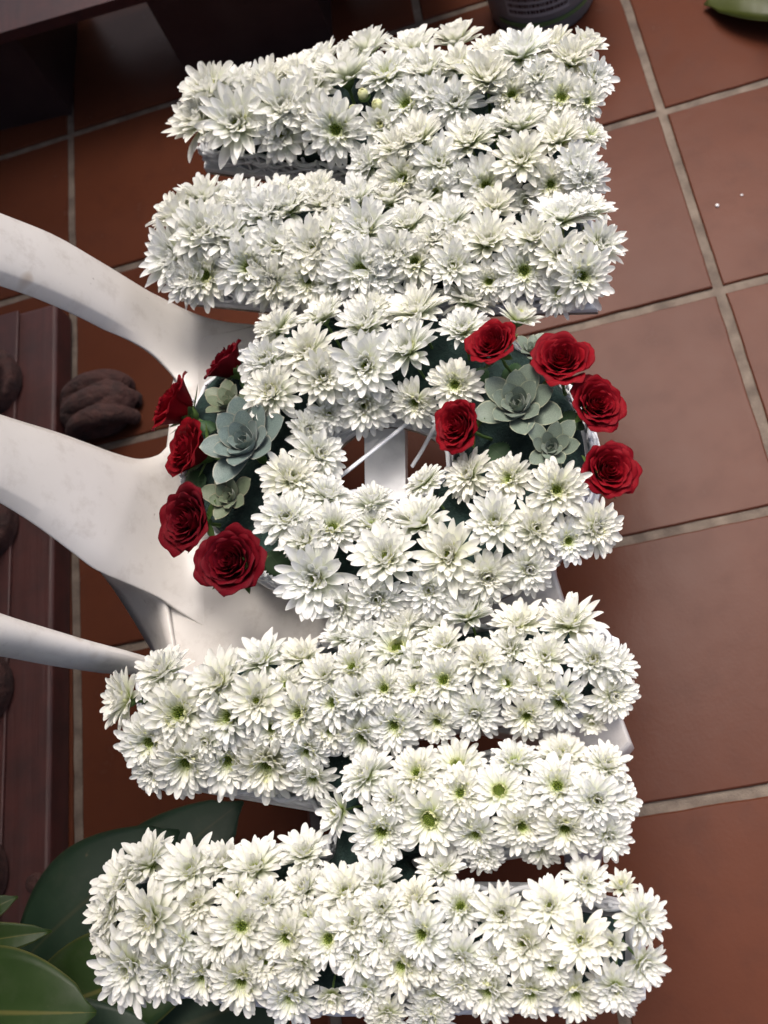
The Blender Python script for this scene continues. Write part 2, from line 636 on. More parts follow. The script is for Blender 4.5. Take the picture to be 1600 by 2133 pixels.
def build_chair():
    ch = thing('plastic_chair', 'white moulded plastic chair with open fan back carrying the flower letters', 'chair', at(800, 1100, 0))
    ch.location.z = 0
    inv = ch.location.copy()

    def L(p):
        return p - inv
    sp = [(540, 676), (700, 690), (1040, 700), (1092, 790), (1130, 1000), (1150, 1180), (1172, 1250), (1232, 1330), (1284, 1470),
          (1313, 1545), (1286, 1574), (1100, 1534), (700, 1460), (372, 1402), (364, 1360), (354, 1300), (347, 1250), (349, 1100), (346, 935), (355, 860), (358, 800), (372, 745), (430, 700)]
    outer = [L(at(x, y, SEAT_Z)) for x, y in sp]

    def slot(x0, y0, x1, y1):
        r = 12
        return [L(at(x, y, SEAT_Z)) for x, y in ((x0 + r, y0), (x1 - r, y0), (x1, y0 + r), (x1, y1 - r), (x1 - r, y1), (x0 + r, y1), (x0, y1 - r), (x0, y0 + r))]
    holes = [slot(680, 868, 764, 1070), slot(848, 868, 935, 1070)]
    seat = obj('seat', polyfill('seat', [outer] + holes, M['plastic'], -0.005), ch)
    bevel(seat, 0.002)
    sk = MB()                                             # rolled skirt round the seat
    rows = []
    cen = sum(outer, Vector()) / len(outer)
    for dz, k in ((0.0, 1.0), (-0.006, 1.006), (-0.02, 1.010), (-0.042, 1.004)):
        rows.append([Vector((cen.x + (p.x - cen.x) * k, cen.y + (p.y - cen.y) * k, p.z + dz - 0.0005)) for p in outer])
    rows = [r + [r[0]] for r in rows]
    sk.quadgrid(rows)
    s = obj('seat_skirt', sk.mesh('seat_skirt', M['plastic']), ch)
    so = s.modifiers.new('solid', 'SOLIDIFY')
    so.thickness = 0.004
    # back: a reclined surface that rises from the rear edge of the seat
    p0, p1 = at(358, 700, SEAT_Z), at(366, 1390, SEAT_Z)
    d = (p1 - p0).normalized()
    nh = Vector((d.y, -d.x, 0))
    if nh.x > 0:
        nh = -nh
    up = (Vector((0, 0, 1)) * math.cos(math.radians(20)) + nh * math.sin(math.radians(20)))
    n = d.cross(up).normalized()
    if n.dot(CAM_POS - p0) < 0:
        n = -n

    def back(px, py):
        t_ = on_plane(px, py, p0, n).z - SEAT_Z
        t_ = max(-0.3, t_)
        return at(px, py, SEAT_Z - 0.0078 + 0.5 * (t_ + math.sqrt(t_ * t_ + 0.03 ** 2)))

    def strip(name, e0, e1, bulge, roll, label=None):
        a, b = smooth_path([Vector((x, y, 0)) for x, y in e0]), smooth_path([Vector((x, y, 0)) for x, y in e1])
        m = MB()
        rows = []
        for q0, q1 in zip(a, b):
            row = []
            A, B = back(q0.x, q0.y), back(q1.x, q1.y)
            h = min(1.0, max(0.0, (0.5 * (A.z + B.z) - SEAT_Z) / 0.06))
            for k in range(11):
                t = k / 10
                px, py = q0.lerp(q1, t).xy
                s_ = abs(2 * t - 1)
                off = bulge * (1 - s_ ** 2) - roll * max(0, (s_ - 0.72) / 0.28) ** 2
                row.append(L(back(px, py) + n * off * h))
            rows.append(row)
        m.quadgrid(rows)
        o = obj(name, m.mesh(name, M['plastic']), ch, label=label)
        so = o.modifiers.new('solid', 'SOLIDIFY')
        so.thickness = 0.005
        so.offset = 0.0
        bevel(o, 0.0015, 2)
        return o
    strip('back_slat', [(-330, 300), (-150, 375), (0, 437), (110, 482), (210, 540), (310, 601), (400, 650), (470, 671), (545, 680), (600, 700)],
          [(-330, 470), (-150, 525), (0, 580), (90, 612), (180, 652), (250, 690), (310, 730), (346, 766), (372, 800), (430, 880)], 0.006, 0.010)
    strip('back_slat', [(-330, 740), (-150, 803), (0, 858), (125, 897), (190, 920), (250, 942), (300, 954), (332, 948), (347, 934), (365, 915), (430, 900)],
          [(-330, 838), (-150, 945), (0, 1033), (60, 1070), (110, 1105), (160, 1143), (215, 1184), (290, 1222), (335, 1246), (375, 1275), (430, 1310)], 0.008, 0.008)
    strip('back_slat', [(-330, 1170), (-150, 1226), (0, 1280), (50, 1297), (105, 1314), (160, 1332), (218, 1349), (280, 1366), (372, 1388)],
          [(-330, 1310), (-150, 1330), (0, 1345), (50, 1352), (105, 1363), (160, 1373), (218, 1382), (280, 1391), (372, 1405)], 0.010, 0.020)
    # top rail joins the three slats above the frame
    strip('top_rail', [(-345, 270), (-345, 500), (-345, 760), (-345, 1000), (-345, 1330)], [(-440, 240), (-450, 500), (-450, 760), (-450, 1000), (-420, 1350)], 0.006, 0.01)
    # lower web between the middle slat and the side slat, set back behind the rolled edge
    web = MB()
    e0 = smooth_path([Vector((x, y, 0)) for x, y in ((196, 1168), (240, 1190), (290, 1212), (330, 1232), (352, 1258), (362, 1312), (372, 1372))], 4)
    e1 = smooth_path([Vector((x, y, 0)) for x, y in ((198, 1176), (212, 1196), (232, 1222), (252, 1252), (275, 1288), (300, 1330), (330, 1380))], 4)
    rows = []
    for a, b in zip(e0, e1):
        A = back(a.x, a.y) - n * 0.006
        base = back(b.x, b.y)
        B = on_plane(b.x, b.y, p0 - n * 0.07, n)
        B = base.lerp(B, min(1.0, (a - b).length / 60))
        rows.append([L(A.lerp(B, k / 4)) for k in range(5)])
    web.quadgrid(rows)
    o = obj('back_web', web.mesh('back_web', M['plastic']), ch)
    so = o.modifiers.new('solid', 'SOLIDIFY')
    so.thickness = 0.004
    # legs: L-shaped channels that splay outwards
    for (tx, ty), (fx, fy), dx in (((1288, 1548), (1243, 1812), -1), ((1050, 722), (1010, 640), -1), ((400, 1380), (620, 1640), 1), ((430, 730), (640, 760), 1)):
        tp, fp = at(tx, ty, SEAT_Z - 0.01), at(fx, fy, 0.0)
        m = MB()
        ax = (at(1300, 1570, 0) - at(365, 1400, 0)).normalized() * dx
        ay = d if ty < 1000 else -d
        rows = []
        for k in range(9):
            t = k / 8
            c = tp.lerp(fp, t)
            w = 0.05 - 0.014 * t
            rows.append([L(c + ax * w), L(c + ax * w * 0.5), L(c), L(c + ay * w * 0.5), L(c + ay * w)])
        m.quadgrid(rows)
        lg = obj('leg', m.mesh('leg', M['plastic']), ch)
        so = lg.modifiers.new('solid', 'SOLIDIFY')
        so.thickness = 0.004


build_chair()

# ------------------------------------------------------------------ flower letters: boards, wicker rims, foam
BAT_Z, B0, B1 = 0.4305, 0.439, 0.447
RIM_Z = 0.474
FOAM_Z = 0.484


def offset_poly(poly, d):
    """move every side inwards by d (poly counter-clockwise seen from above)"""
    n = len(poly)
    out = []
    for i in range(n):
        a, b, c = poly[i - 1], poly[i], poly[(i + 1) % n]
        e1, e2 = (b - a).normalized(), (c - b).normalized()
        n1, n2 = Vector((-e1.y, e1.x, 0)), Vector((-e2.y, e2.x, 0))
        m = (n1 + n2)
        if m.length < 1e-6:
            m = n1
        m.normalize()
        k = d / max(0.45, m.dot(n1))
        out.append(b + m * k)
    return out


def ccw(p):
    a = sum(p[i].x * p[(i + 1) % len(p)].y - p[(i + 1) % len(p)].x * p[i].y for i in range(len(p)))
    return p if a > 0 else p[::-1]


def resample(poly, step):
    pts = []
    n = len(poly)
    for i in range(n):
        a, b = poly[i], poly[(i + 1) % n]
        k = max(1, int(round((b - a).length / step)))
        for q in range(k):
            pts.append(a.lerp(b, q / k))
    return pts


def letter(label, loops_px, foam_in=0.014):
    loops = [ccw([at(x, y, B1) for x, y in lp]) for lp in loops_px]
    c = sum(loops[0], Vector()) / len(loops[0])
    c.z = B0
    t = thing('flower_letter', label, 'floral letter', c, 'white wicker letter frames for flowers')
    loc = [[Vector((p.x - c.x, p.y - c.y, 0)) for p in lp] for lp in loops]
    top = [[Vector((p.x, p.y, B1 - B0)) for p in lp] for lp in loc]
    bd = obj('base_board', polyfill('base_board', top, M['board'], -(B1 - B0 - 0.0015)), t)
    bevel(bd, 0.0008, 1)
    ue = polyfill('board_underside', [[Vector((p.x, p.y, 0.0014)) for p in lp] for lp in loc], M['board_edge'], -0.003)
    obj('board_underside', ue, t)
    foam = []
    for k, lp in enumerate(loc):
        q = offset_poly(lp, foam_in if k == 0 else -foam_in)
        foam.append([Vector((p.x, p.y, FOAM_Z - B0)) for p in q])
    fo = obj('foam', polyfill('foam', foam, M['foam'], -(FOAM_Z - B1)), t)
    bevel(fo, 0.008, 3)
    # woven rim
    stakes = MB()
    for k, lp in enumerate(loc):
        path = resample(offset_poly(lp, 0.0065 if k == 0 else -0.0065), 0.009)
        n = len(path)
        n -= n % 2
        path = [path[int(i * len(path) / n)] for i in range(n)]
        norm = []
        for i in range(n):
            e = (path[(i + 1) % n] - path[i - 1]).normalized()
            norm.append(Vector((-e.y, e.x, 0)))
        rr = random.Random(len(path))
        for q in range(5):
            z = 0.0105 + q * 0.0050
            pts = []
            ph = rr.uniform(-0.4, 0.4)
            drift = [rr.uniform(-0.0022, 0.0022) for _ in range(n // 6 + 2)]
            for i in range(n):
                s_ = math.cos(math.pi * i / 2 + math.pi * (q % 2) + ph)
                f = i / 6
                w = drift[int(f) % len(drift)] * (1 - f % 1) + drift[(int(f) + 1) % len(drift)] * (f % 1)
                pts.append(path[i] + norm[i] * (0.0028 * s_) + Vector((0, 0, z + w + 0.0016 * math.sin(i * 0.9 + q))))
            pts = smooth_loop(pts, 2)
            m = MB()
            m.tube(pts + [pts[0]], 0.0021 if q < 4 else 0.0024, 5, False)
            obj('wicker_strand', m.mesh('wicker_strand', M['wicker']), t)
        for i in range(0, n, 2):
            stakes.tube([path[i] + Vector((0, 0, 0.006)), path[i] + Vector((rr.uniform(-.002, .002), rr.uniform(-.002, .002), 0.036))], 0.0018, 5)
    obj('wicker_stakes', stakes.mesh('wicker_stakes', M['wicker']), t, kind='stuff')
    return t


TOP_M = [(424, 350), (640, 379), (728, 392), (742, 442), (600, 425), (392, 452), (402, 628), (650, 652), (900, 652), (1245, 643), (1245, 470), (1120, 452), (1120, 440), (1226, 428), (1226, 292),
         (1120, 286), (1120, 274), (1229, 265), (1229, 140), (800, 172), (436, 232)]
LOW_M = [(297, 1626), (430, 1652), (662, 1692), (694, 1722), (688, 1762), (560, 1756), (250, 1822), (246, 2040), (330, 2072), (700, 2118), (1200, 2110), (1345, 2083), (1345, 1880), (1110, 1838), (960, 1836), (930, 1812),
         (1060, 1790), (1300, 1748), (1304, 1590), (1080, 1562), (870, 1578), (868, 1540), (1060, 1508), (1296, 1486), (1290, 1330), (1170, 1280), (680, 1345), (300, 1420)]
ELL = [(820 + 436 * math.cos(a), 975 + 312 * math.sin(a)) for a in (2 * math.pi * k / 48 for k in range(48))]
HOLE = [(812 + 122 * math.cos(a), 968 + 84 * math.sin(a)) for a in (2 * math.pi * k / 28 for k in range(28))]
letter('white wicker letter M frame at the far end, its left rim of woven strands showing', [TOP_M])
letter('white wicker letter O frame lying on the chair seat, a cable tie across its hole', [ELL, HOLE])
letter('white wicker letter M frame next to the rubber plant, nearest of the three letters', [LOW_M])

bt = MB()
bt_pts = [at(x, y, 0.4345) for x, y in ((755, 150), (835, 150), (846, 960), (866, 2095), (776, 2095), (762, 960))]
bt.prism([Vector((p.x, p.y, 0)) for p in bt_pts], BAT_Z, 0.4385)
b_o = obj('wooden_batten', bt.mesh('wooden_batten', M['board'], False))
b_o['label'] = 'flat white painted batten seen through the hole of the letter O'
b_o['category'] = 'batten'
bevel(b_o, 0.001, 1)


# ------------------------------------------------------------------ chrysanthemum meshes
def petal(mb, az, ln, wd, e0, e1, r0, z0, cup, kind, rr, nu=4, nv=7, tw=0.0, side=0.0):
    """one ray floret: az direction, curve angles e0 at base to e1 at tip (degrees above horizontal)"""
    rows, uvr = [], []
    r, z = r0, z0
    ca, sa = math.cos(az), math.sin(az)
    prev = 0
    for i in range(nv + 1):
        v = math.sin(i / nv * math.pi / 2) ** 0.9
        e = math.radians(e0 + (e1 - e0) * v ** 1.2)
        st = ln * (v - prev)
        prev = v
        r += st * math.cos(e)
        z += st * math.sin(e)
        if kind == 'point':
            w = wd * (0.36 + 0.64 * math.sin(min(1, v / 0.60) * math.pi / 2)) * (1 - max(0, (v - 0.56) / 0.44) ** 2.3) ** 0.75
        else:
            w = wd * (0.42 + 0.58 * math.sin(min(1, v / 0.62) * math.pi / 2)) * math.sqrt(max(0.0, 1 - max(0, (v - 0.70) / 0.30) ** 2.2))
        w = max(w, wd * 0.05)
        row, ur = [], []
        for j in range(nu + 1):
            u = -1 + 2 * j / nu
            lift = cup * (u * u) * w + 0.10 * w * math.cos(u * math.pi * 2) * v
            n_r, n_z = -math.sin(e), math.cos(e)
            a = u * w
            rr_ = r + n_r * lift
            zz = z + n_z * lift + tw * u * w * v
            y = a + side * v * v * ln
            row.append(Vector((rr_ * ca - y * sa, rr_ * sa + y * ca, zz)))
            ur.append((u, v))
        rows.append(row)
        uvr.append(ur)
    mb.quadgrid(rows, uvrows=uvr)


def whorl(mb, n, ln, wd, e0, e1, r0, z0, cup, kind, rr, ph=None, jit=1.0, nv=8, drop=0.0):
    ph = rr.uniform(0, 6.28) if ph is None else ph
    for k in range(n):
        if rr.random() < drop:
            continue
        q = jit
        petal(mb, ph + 2 * math.pi * k / n + rr.gauss(0, 0.10) * q, ln * (1 + rr.gauss(0, 0.085) * q), wd * (1 + rr.gauss(0, 0.09) * q),
              e0 + rr.gauss(0, 7) * q, e1 + rr.gauss(0, 11) * q, r0, z0, cup + rr.gauss(0, 0.10), kind, rr, nv=nv, tw=rr.gauss(0, 0.16) * q, side=rr.gauss(0, 0.05) * q)


def nubs(mb, rad, z, n, size, h, rr):
    """tubular disc florets: short pointed cones packed in a spiral"""
    for k in range(n):
        f = math.sqrt((k + 0.5) / n)
        a = k * 2.39996
        x, y = rad * f * math.cos(a), rad * f * math.sin(a)
        hh = h * (0.7 + 0.5 * f) * rr.uniform(0.85, 1.15)
        lean = 0.10 * f
        rows, ur = [], []
        for i, (t, s_) in enumerate(((0, 0.7), (0.5, 1.0), (0.85, 0.75), (1.0, 0.12))):
            rows.append([Vector((x * (1 + lean * t * 0) + size * s_ * math.cos(b), y + size * s_ * math.sin(b), z + (1 - f * f) * rad * 0.25 + hh * t)) for b in (0, 1.2566, 2.5133, 3.7699, 5.0265)])
            ur.append([(0, t)] * 5)
        mb.quadgrid(rows, True, uvrows=ur)


def chrys(kind, seed):
    """returns list of (part name, mesh, kind) for a flower of radius about 1 facing +Z"""
    rr = random.Random(seed)
    o, i_, c, g = MB(), MB(), MB(), MB()
    nm = 'chrysanthemum'
    cm = M['floret']
    if kind == 'star':
        k = rr.uniform(0.93, 1.06)
        whorl(o, 16, 0.99 * k, 0.1305, 26, 16, 0.10, -0.05, 0.40, 'point', rr)
        whorl(o, 16, 0.93 * k, 0.1288, 40, 28, 0.10, -0.01, 0.45, 'point' if seed % 2 else 'round', rr)
        whorl(o, 15, 0.78 * k, 0.1131, 56, 46, 0.09, 0.02, 0.5, 'round', rr)
        whorl(o, 14, 0.60, 0.0914, 68, 64, 0.10, 0.04, 0.6, 'round', rr)
        whorl(o, 13, 0.44, 0.0740, 76, 82, 0.11, 0.05, 0.7, 'round', rr)
        whorl(i_, 13, 0.36, 0.064, 60, 84, 0.19, 0.04, 0.75, 'round', rr, nv=5)
        whorl(i_, 11, 0.27, 0.052, 68, 112, 0.18, 0.04, 0.85, 'round', rr, nv=5)
        nubs(c, 0.15, 0.05, 22, 0.025, 0.12, rr)
    elif kind == 'double':
        k = rr.uniform(0.93, 1.05)
        whorl(o, 19, 0.92 * k, 0.1148, 17, 2, 0.12, -0.06, 0.5, 'round', rr)
        whorl(o, 19, 0.87 * k, 0.1131, 29, 14, 0.12, -0.02, 0.58, 'round', rr)
        whorl(o, 18, 0.76 * k, 0.1044, 41, 28, 0.12, 0.01, 0.65, 'round', rr)
        whorl(o, 17, 0.62, 0.0914, 53, 44, 0.13, 0.03, 0.75, 'round', rr)
        whorl(o, 15, 0.48, 0.0783, 61, 62, 0.15, 0.04, 0.8, 'round', rr)
        whorl(i_, 15, 0.38, 0.070, 54, 80, 0.25, 0.03, 0.85, 'round', rr, nv=5)
        whorl(i_, 14, 0.30, 0.058, 60, 108, 0.25, 0.02, 0.9, 'round', rr, nv=5)
        whorl(i_, 12, 0.22, 0.046, 66, 118, 0.21, 0.02, 0.9, 'round', rr, nv=5)
        nubs(c, 0.20, 0.0, 34, 0.026, 0.09, rr)
        cm = M['eye']
    elif kind == 'pompon':                               # densely filled, cream heart, no open eye
        k = rr.uniform(0.93, 1.04)
        whorl(o, 19, 0.90 * k, 0.1131, 12, -4, 0.10, -0.06, 0.48, 'round', rr)
        whorl(o, 19, 0.87 * k, 0.1131, 28, 10, 0.10, -0.01, 0.55, 'round', rr)
        whorl(o, 18, 0.78 * k, 0.1061, 42, 28, 0.09, 0.02, 0.6, 'round', rr)
        whorl(o, 17, 0.66, 0.0957, 56, 48, 0.09, 0.05, 0.65, 'round', rr)
        whorl(o, 15, 0.52, 0.0827, 68, 68, 0.10, 0.06, 0.7, 'round', rr)
        whorl(o, 13, 0.40, 0.0696, 76, 88, 0.11, 0.07, 0.75, 'round', rr)
        whorl(i_, 12, 0.36, 0.066, 66, 100, 0.16, 0.07, 0.8, 'round', rr, nv=5)
        whorl(i_, 10, 0.28, 0.052, 72, 116, 0.15, 0.06, 0.85, 'round', rr, nv=5)
        nubs(c, 0.12, 0.06, 16, 0.024, 0.12, rr)
    elif kind == 'disc':                                 # open flower with a broad green disc
        whorl(o, 17, 0.90, 0.1392, 16, 2, 0.20, -0.03, 0.42, 'round', rr)
        whorl(o, 16, 0.80, 0.1305, 36, 20, 0.20, 0.0, 0.5, 'round', rr)
        whorl(o, 15, 0.58, 0.1044, 54, 48, 0.20, 0.02, 0.6, 'round', rr)
        whorl(i_, 16, 0.22, 0.056, 58, 100, 0.22, 0.03, 0.8, 'round', rr, nv=5)
        whorl(i_, 16, 0.15, 0.044, 60, 110, 0.22, 0.03, 0.8, 'round', rr, nv=5)
        nubs(c, 0.22, 0.0, 60, 0.024, 0.08, rr)
        cm = M['eye']
    elif kind == 'half':                                 # half-open: upright cupped petals
        whorl(o, 12, 0.85, 0.15, 30, 35, 0.10, -0.05, 0.45, 'point', rr)
        whorl(o, 11, 0.78, 0.14, 52, 58, 0.09, 0.0, 0.5, 'round', rr)
        whorl(o, 10, 0.60, 0.12, 66, 78, 0.08, 0.03, 0.6, 'round', rr)
        whorl(i_, 10, 0.40, 0.08, 74, 100, 0.08, 0.05, 0.7, 'round', rr, nv=5)
        nubs(c, 0.09, 0.06, 12, 0.026, 0.15, rr)
    else:                                                # bud
        whorl(i_, 14, 1.0, 0.24, 35, 140, 0.25, -0.05, 0.6, 'round', rr, jit=0.5)
        whorl(i_, 11, 0.85, 0.20, 60, 140, 0.22, 0.05, 0.7, 'round', rr, jit=0.5)
        nubs(c, 0.14, 0.25, 10, 0.05, 0.3, rr)
        g.lathe([(0.05, -0.42), (0.30, -0.32), (0.52, -0.05), (0.56, 0.15), (0.5, 0.2)], 10)
    if kind != 'bud':
        g.lathe([(0.05, -0.30), (0.10, -0.24), (0.19, -0.14), (0.24, -0.04), (0.20, 0.0)], 9)
    g.tube([Vector((0, 0, -0.26)), Vector((0.03, 0.02, -0.9)), Vector((0.02, 0.05, -1.5))], 0.05, 6)
    parts = []
    if o.v:
        parts.append(('petals', o.mesh('petals', M['petal']), 'stuff'))
    parts.append(('inner_petals', i_.mesh('inner_petals', M['petal_in']), 'stuff'))
    parts.append(('centre', c.mesh('centre', cm), None))
    parts.append(('calyx', g.mesh('calyx', M['calyx']), None))
    return parts


LIB = {'S': [chrys('star', 100 + k) for k in range(13)], 'D': [chrys('double', 200 + k) for k in range(13)], 'P': [chrys('pompon', 300 + k) for k in range(9)],
       'G': [chrys('disc', 400 + k) for k in range(4)], 'H': [chrys('half', 500 + k) for k in range(4)], 'B': [chrys('bud', 600 + k) for k in range(2)]}

# x, y in the photograph, radius in its pixels, kind
FL = {
    'T1': [(443, 202, 62, 'S'), (496, 186, 56, 'S'), (424, 258, 58, 'S'), (497, 272, 68, 'S'), (541, 211, 54, 'S'), (619, 165, 52, 'S'), (594, 233, 62, 'S'), (590, 289, 62, 'S'), (560, 183, 48, 'S'), (654, 192, 56, 'S'), (655, 252, 58, 'S'),
           (701, 283, 66, 'D'), (722, 166, 60, 'S'), (672, 130, 52, 'S'), (808, 163, 62, 'D'), (766, 114, 52, 'S'), (760, 202, 21, 'B'), (790, 223, 23, 'B'), (738, 233, 19, 'B'), (848, 219, 56, 'D'), (794, 262, 48, 'H'), (890, 158, 56, 'S'),
           (859, 112, 55, 'S'), (950, 92, 52, 'S'), (956, 142, 52, 'S'), (1016, 172, 62, 'S'), (1028, 116, 46, 'S'), (1088, 120, 62, 'S'), (1066, 200, 52, 'D'), (1122, 168, 48, 'P'), (1116, 218, 24, 'B'), (1189, 134, 52, 'S'),
           (1159, 100, 42, 'S'), (1222, 98, 46, 'H'), (1169, 206, 58, 'D'), (1234, 168, 46, 'S'), (1222, 212, 40, 'D'), (953, 222, 52, 'P'), (905, 205, 44, 'S')],
    'T2': [(772, 345, 48, 'P'), (841, 375, 60, 'D'), (785, 396, 27, 'D'), (930, 256, 30, 'H'), (875, 297, 56, 'S'), (980, 300, 58, 'S'), (1031, 283, 48, 'S'), (1083, 269, 58, 'S'), (1164, 297, 64, 'S'), (914, 344, 56, 'S'), (1088, 338, 56, 'S'), (1200, 345, 54, 'S'),
           (908, 400, 44, 'D'), (959, 367, 26, 'P'), (1012, 390, 60, 'D'), (1147, 384, 50, 'D'), (1218, 376, 50, 'P'), (1060, 405, 30, 'D'), (1097, 418, 42, 'H'), (830, 318, 50, 'S'), (1140, 250, 46, 'S')],
    'T3': [(853, 473, 60, 'S'), (942, 467, 57, 'S'), (1028, 440, 52, 'S'), (1172, 460, 62, 'S'), (1225, 445, 52, 'S'), (1016, 510, 60, 'S'), (1112, 502, 52, 'S'), (1167, 534, 54, 'S'), (1247, 515, 54, 'S'), (866, 549, 56, 'D'), (945, 556, 54, 'S'), (1020, 587, 50, 'D'),
           (1091, 565, 64, 'D'), (1211, 576, 60, 'D'), (1164, 609, 44, 'D'), (426, 490, 62, 'S'), (486, 499, 64, 'S'), (558, 456, 58, 'S'), (601, 434, 56, 'S'), (586, 395, 52, 'S'), (662, 390, 50, 'S'), (673, 424, 48, 'S'), (703, 440, 48, 'S'), (695, 481, 46, 'D'),
           (765, 484, 62, 'S'), (578, 517, 56, 'S'), (656, 524, 60, 'S'), (522, 559, 64, 'D'), (642, 582, 62, 'D'), (754, 563, 66, 'D'), (573, 590, 50, 'S'), (431, 575, 58, 'D'), (372, 540, 60, 'S'), (378, 456, 54, 'S'), (429, 402, 52, 'S'), (489, 404, 54, 'S'),
           (520, 430, 48, 'S'), (800, 574, 54, 'S'), (745, 402, 48, 'S'), (820, 530, 48, 'S'), (398, 588, 52, 'S'), (815, 425, 48, 'S'), (885, 425, 46, 'S'), (700, 590, 44, 'S'), (955, 510, 40, 'S')],
    'O': [(675, 665, 50, 'S'), (582, 690, 54, 'P'), (563, 760, 60, 'P'), (642, 739, 54, 'S'), (571, 824, 58, 'P'), (674, 789, 58, 'S'), (764, 764, 76, 'S'), (761, 684, 54, 'S'), (776, 648, 50, 'P'), (871, 655, 60, 'S'), (853, 733, 62, 'S'), (949, 802, 55, 'D'),
          (867, 836, 48, 'D'), (761, 840, 62, 'P'), (682, 862, 46, 'P'), (660, 950, 58, 'P'), (977, 630, 57, 'P'), (966, 692, 52, 'S'), (1079, 668, 54, 'H'), (640, 895, 40, 'P'), (607, 1002, 58, 'P'), (682, 1040, 52, 'P'), (600, 1085, 60, 'P'), (694, 1102, 55, 'D'),
          (776, 1056, 50, 'P'), (775, 1097, 46, 'D'), (660, 1205, 76, 'S'), (805, 1165, 76, 'S'), (787, 1243, 62, 'P'), (714, 1262, 48, 'S'), (886, 1009, 50, 'P'), (982, 992, 54, 'P'), (1063, 998, 48, 'D'), (1159, 1023, 62, 'D'), (877, 1094, 64, 'S'), (1033, 1091, 64, 'S'),
          (1114, 1106, 60, 'P'), (1183, 1127, 50, 'D'), (1236, 1100, 56, 'P'), (937, 1160, 76, 'S'), (898, 1228, 54, 'P'), (1012, 1200, 60, 'P'), (1100, 1183, 56, 'P'), (640, 1130, 50, 'S')],
    'B1': [(268, 1458, 58, 'S'), (342, 1406, 55, 'P'), (461, 1425, 62, 'S'), (547, 1381, 58, 'S'), (631, 1374, 46, 'S'), (376, 1487, 70, 'D'), (479, 1495, 60, 'D'), (536, 1461, 54, 'S'), (626, 1487, 60, 'D'), (679, 1412, 46, 'S'), (698, 1464, 52, 'D'), (314, 1544, 62, 'D'),
           (390, 1583, 66, 'D'), (476, 1581, 64, 'D'), (559, 1586, 69, 'D'), (642, 1559, 54, 'D'), (653, 1617, 50, 'D'), (723, 1332, 48, 'S'), (770, 1336, 42, 'S'), (829, 1355, 60, 'G'), (737, 1393, 50, 'D'), (842, 1312, 48, 'S'), (905, 1308, 44, 'S'), (926, 1348, 48, 'S'),
           (926, 1418, 60, 'D'), (802, 1436, 48, 'D'), (867, 1433, 46, 'D'), (746, 1449, 40, 'S'), (757, 1530, 60, 'D'), (824, 1508, 60, 'D'), (912, 1501, 46, 'D'), (991, 1483, 55, 'P'), (979, 1287, 57, 'S'), (1083, 1306, 54, 'S'), (1188, 1304, 64, 'S'), (1003, 1382, 60, 'P'),
           (1055, 1423, 52, 'D'), (1136, 1371, 52, 'S'), (1235, 1378, 55, 'P'), (1278, 1389, 46, 'S'), (1098, 1489, 50, 'D'), (1167, 1458, 60, 'D'), (1274, 1447, 54, 'P'), (1233, 1500, 38, 'H'), (870, 1385, 44, 'S'), (1065, 1355, 44, 'S'), (690, 1520, 46, 'D')],
    'B2': [(766, 1621, 60, 'P'), (710, 1689, 54, 'H'), (797, 1729, 68, 'D'), (869, 1612, 54, 'D'), (897, 1704, 68, 'G'), (953, 1599, 54, 'G'), (960, 1653, 56, 'D'), (1072, 1589, 54, 'D'), (1041, 1648, 56, 'G'), (1171, 1579, 62, 'P'), (1162, 1639, 64, 'D'), (1125, 1762, 46, 'D'), (1010, 1778, 42, 'P'), (1086, 1720, 57, 'D'),
           (1176, 1722, 63, 'D'), (1238, 1667, 60, 'P'), (1262, 1600, 56, 'P'), (1265, 1738, 52, 'P'), (1283, 1668, 52, 'P'), (993, 1734, 54, 'D')],
    'B3': [(258, 1842, 58, 'S'), (313, 1802, 54, 'S'), (399, 1817, 62, 'S'), (468, 1802, 44, 'S'), (533, 1811, 58, 'S'), (636, 1782, 57, 'S'), (321, 1914, 76, 'P'), (236, 1902, 52, 'S'), (275, 2010, 72, 'P'), (505, 1930, 64, 'D'), (599, 1951, 62, 'D'), (350, 2020, 54, 'P'),
           (424, 2028, 56, 'D'), (505, 2038, 62, 'D'), (608, 2072, 66, 'D'), (232, 1957, 46, 'P'), (410, 1885, 48, 'P'), (721, 1861, 58, 'S'), (788, 1840, 55, 'S'), (686, 1955, 60, 'D'), (868, 1875, 50, 'P'), (922, 1813, 50, 'S'), (882, 1944, 60, 'D'), (960, 1890, 55, 'D'),
           (839, 2007, 64, 'D'), (962, 1990, 52, 'P'), (767, 2060, 60, 'P'), (1020, 2057, 64, 'D'), (908, 2074, 58, 'P'), (805, 2108, 46, 'P'), (640, 1855, 50, 'P'), (692, 2073, 44, 'H'), (798, 1895, 54, 'P'), (896, 2112, 50, 'D'), (1046, 1904, 58, 'S'), (1147, 1889, 58, 'S'),
           (1219, 1838, 55, 'P'), (1296, 1848, 38, 'H'), (1095, 1964, 68, 'S'), (1210, 1958, 60, 'S'), (1273, 1964, 40, 'H'), (1333, 1911, 58, 'P'), (1336, 2004, 52, 'S'), (1107, 2064, 55, 'D'), (1199, 2062, 58, 'D'), (1282, 2052, 62, 'P'), (455, 1965, 44, 'S'), (560, 1880, 46, 'P'), (740, 1990, 46, 'S')],
}
BARS = {'T1': ((390, 238), (1250, 152), 92), 'T2': ((760, 345), (1240, 318), 82), 'T3': ((350, 500), (1270, 515), 112), 'B1': ((250, 1500), (1300, 1385), 118), 'B2': ((700, 1672), (1310, 1662), 96), 'B3': ((210, 1935), (1370, 1955), 142)}
PLACE = {'T1': "far letter M's upper bar", 'T2': "far letter M's middle bar", 'T3': "far letter M's lower bar", 'B1': "near letter M's upper bar", 'B2': "near letter M's middle bar", 'B3': "near letter M's lower bar"}
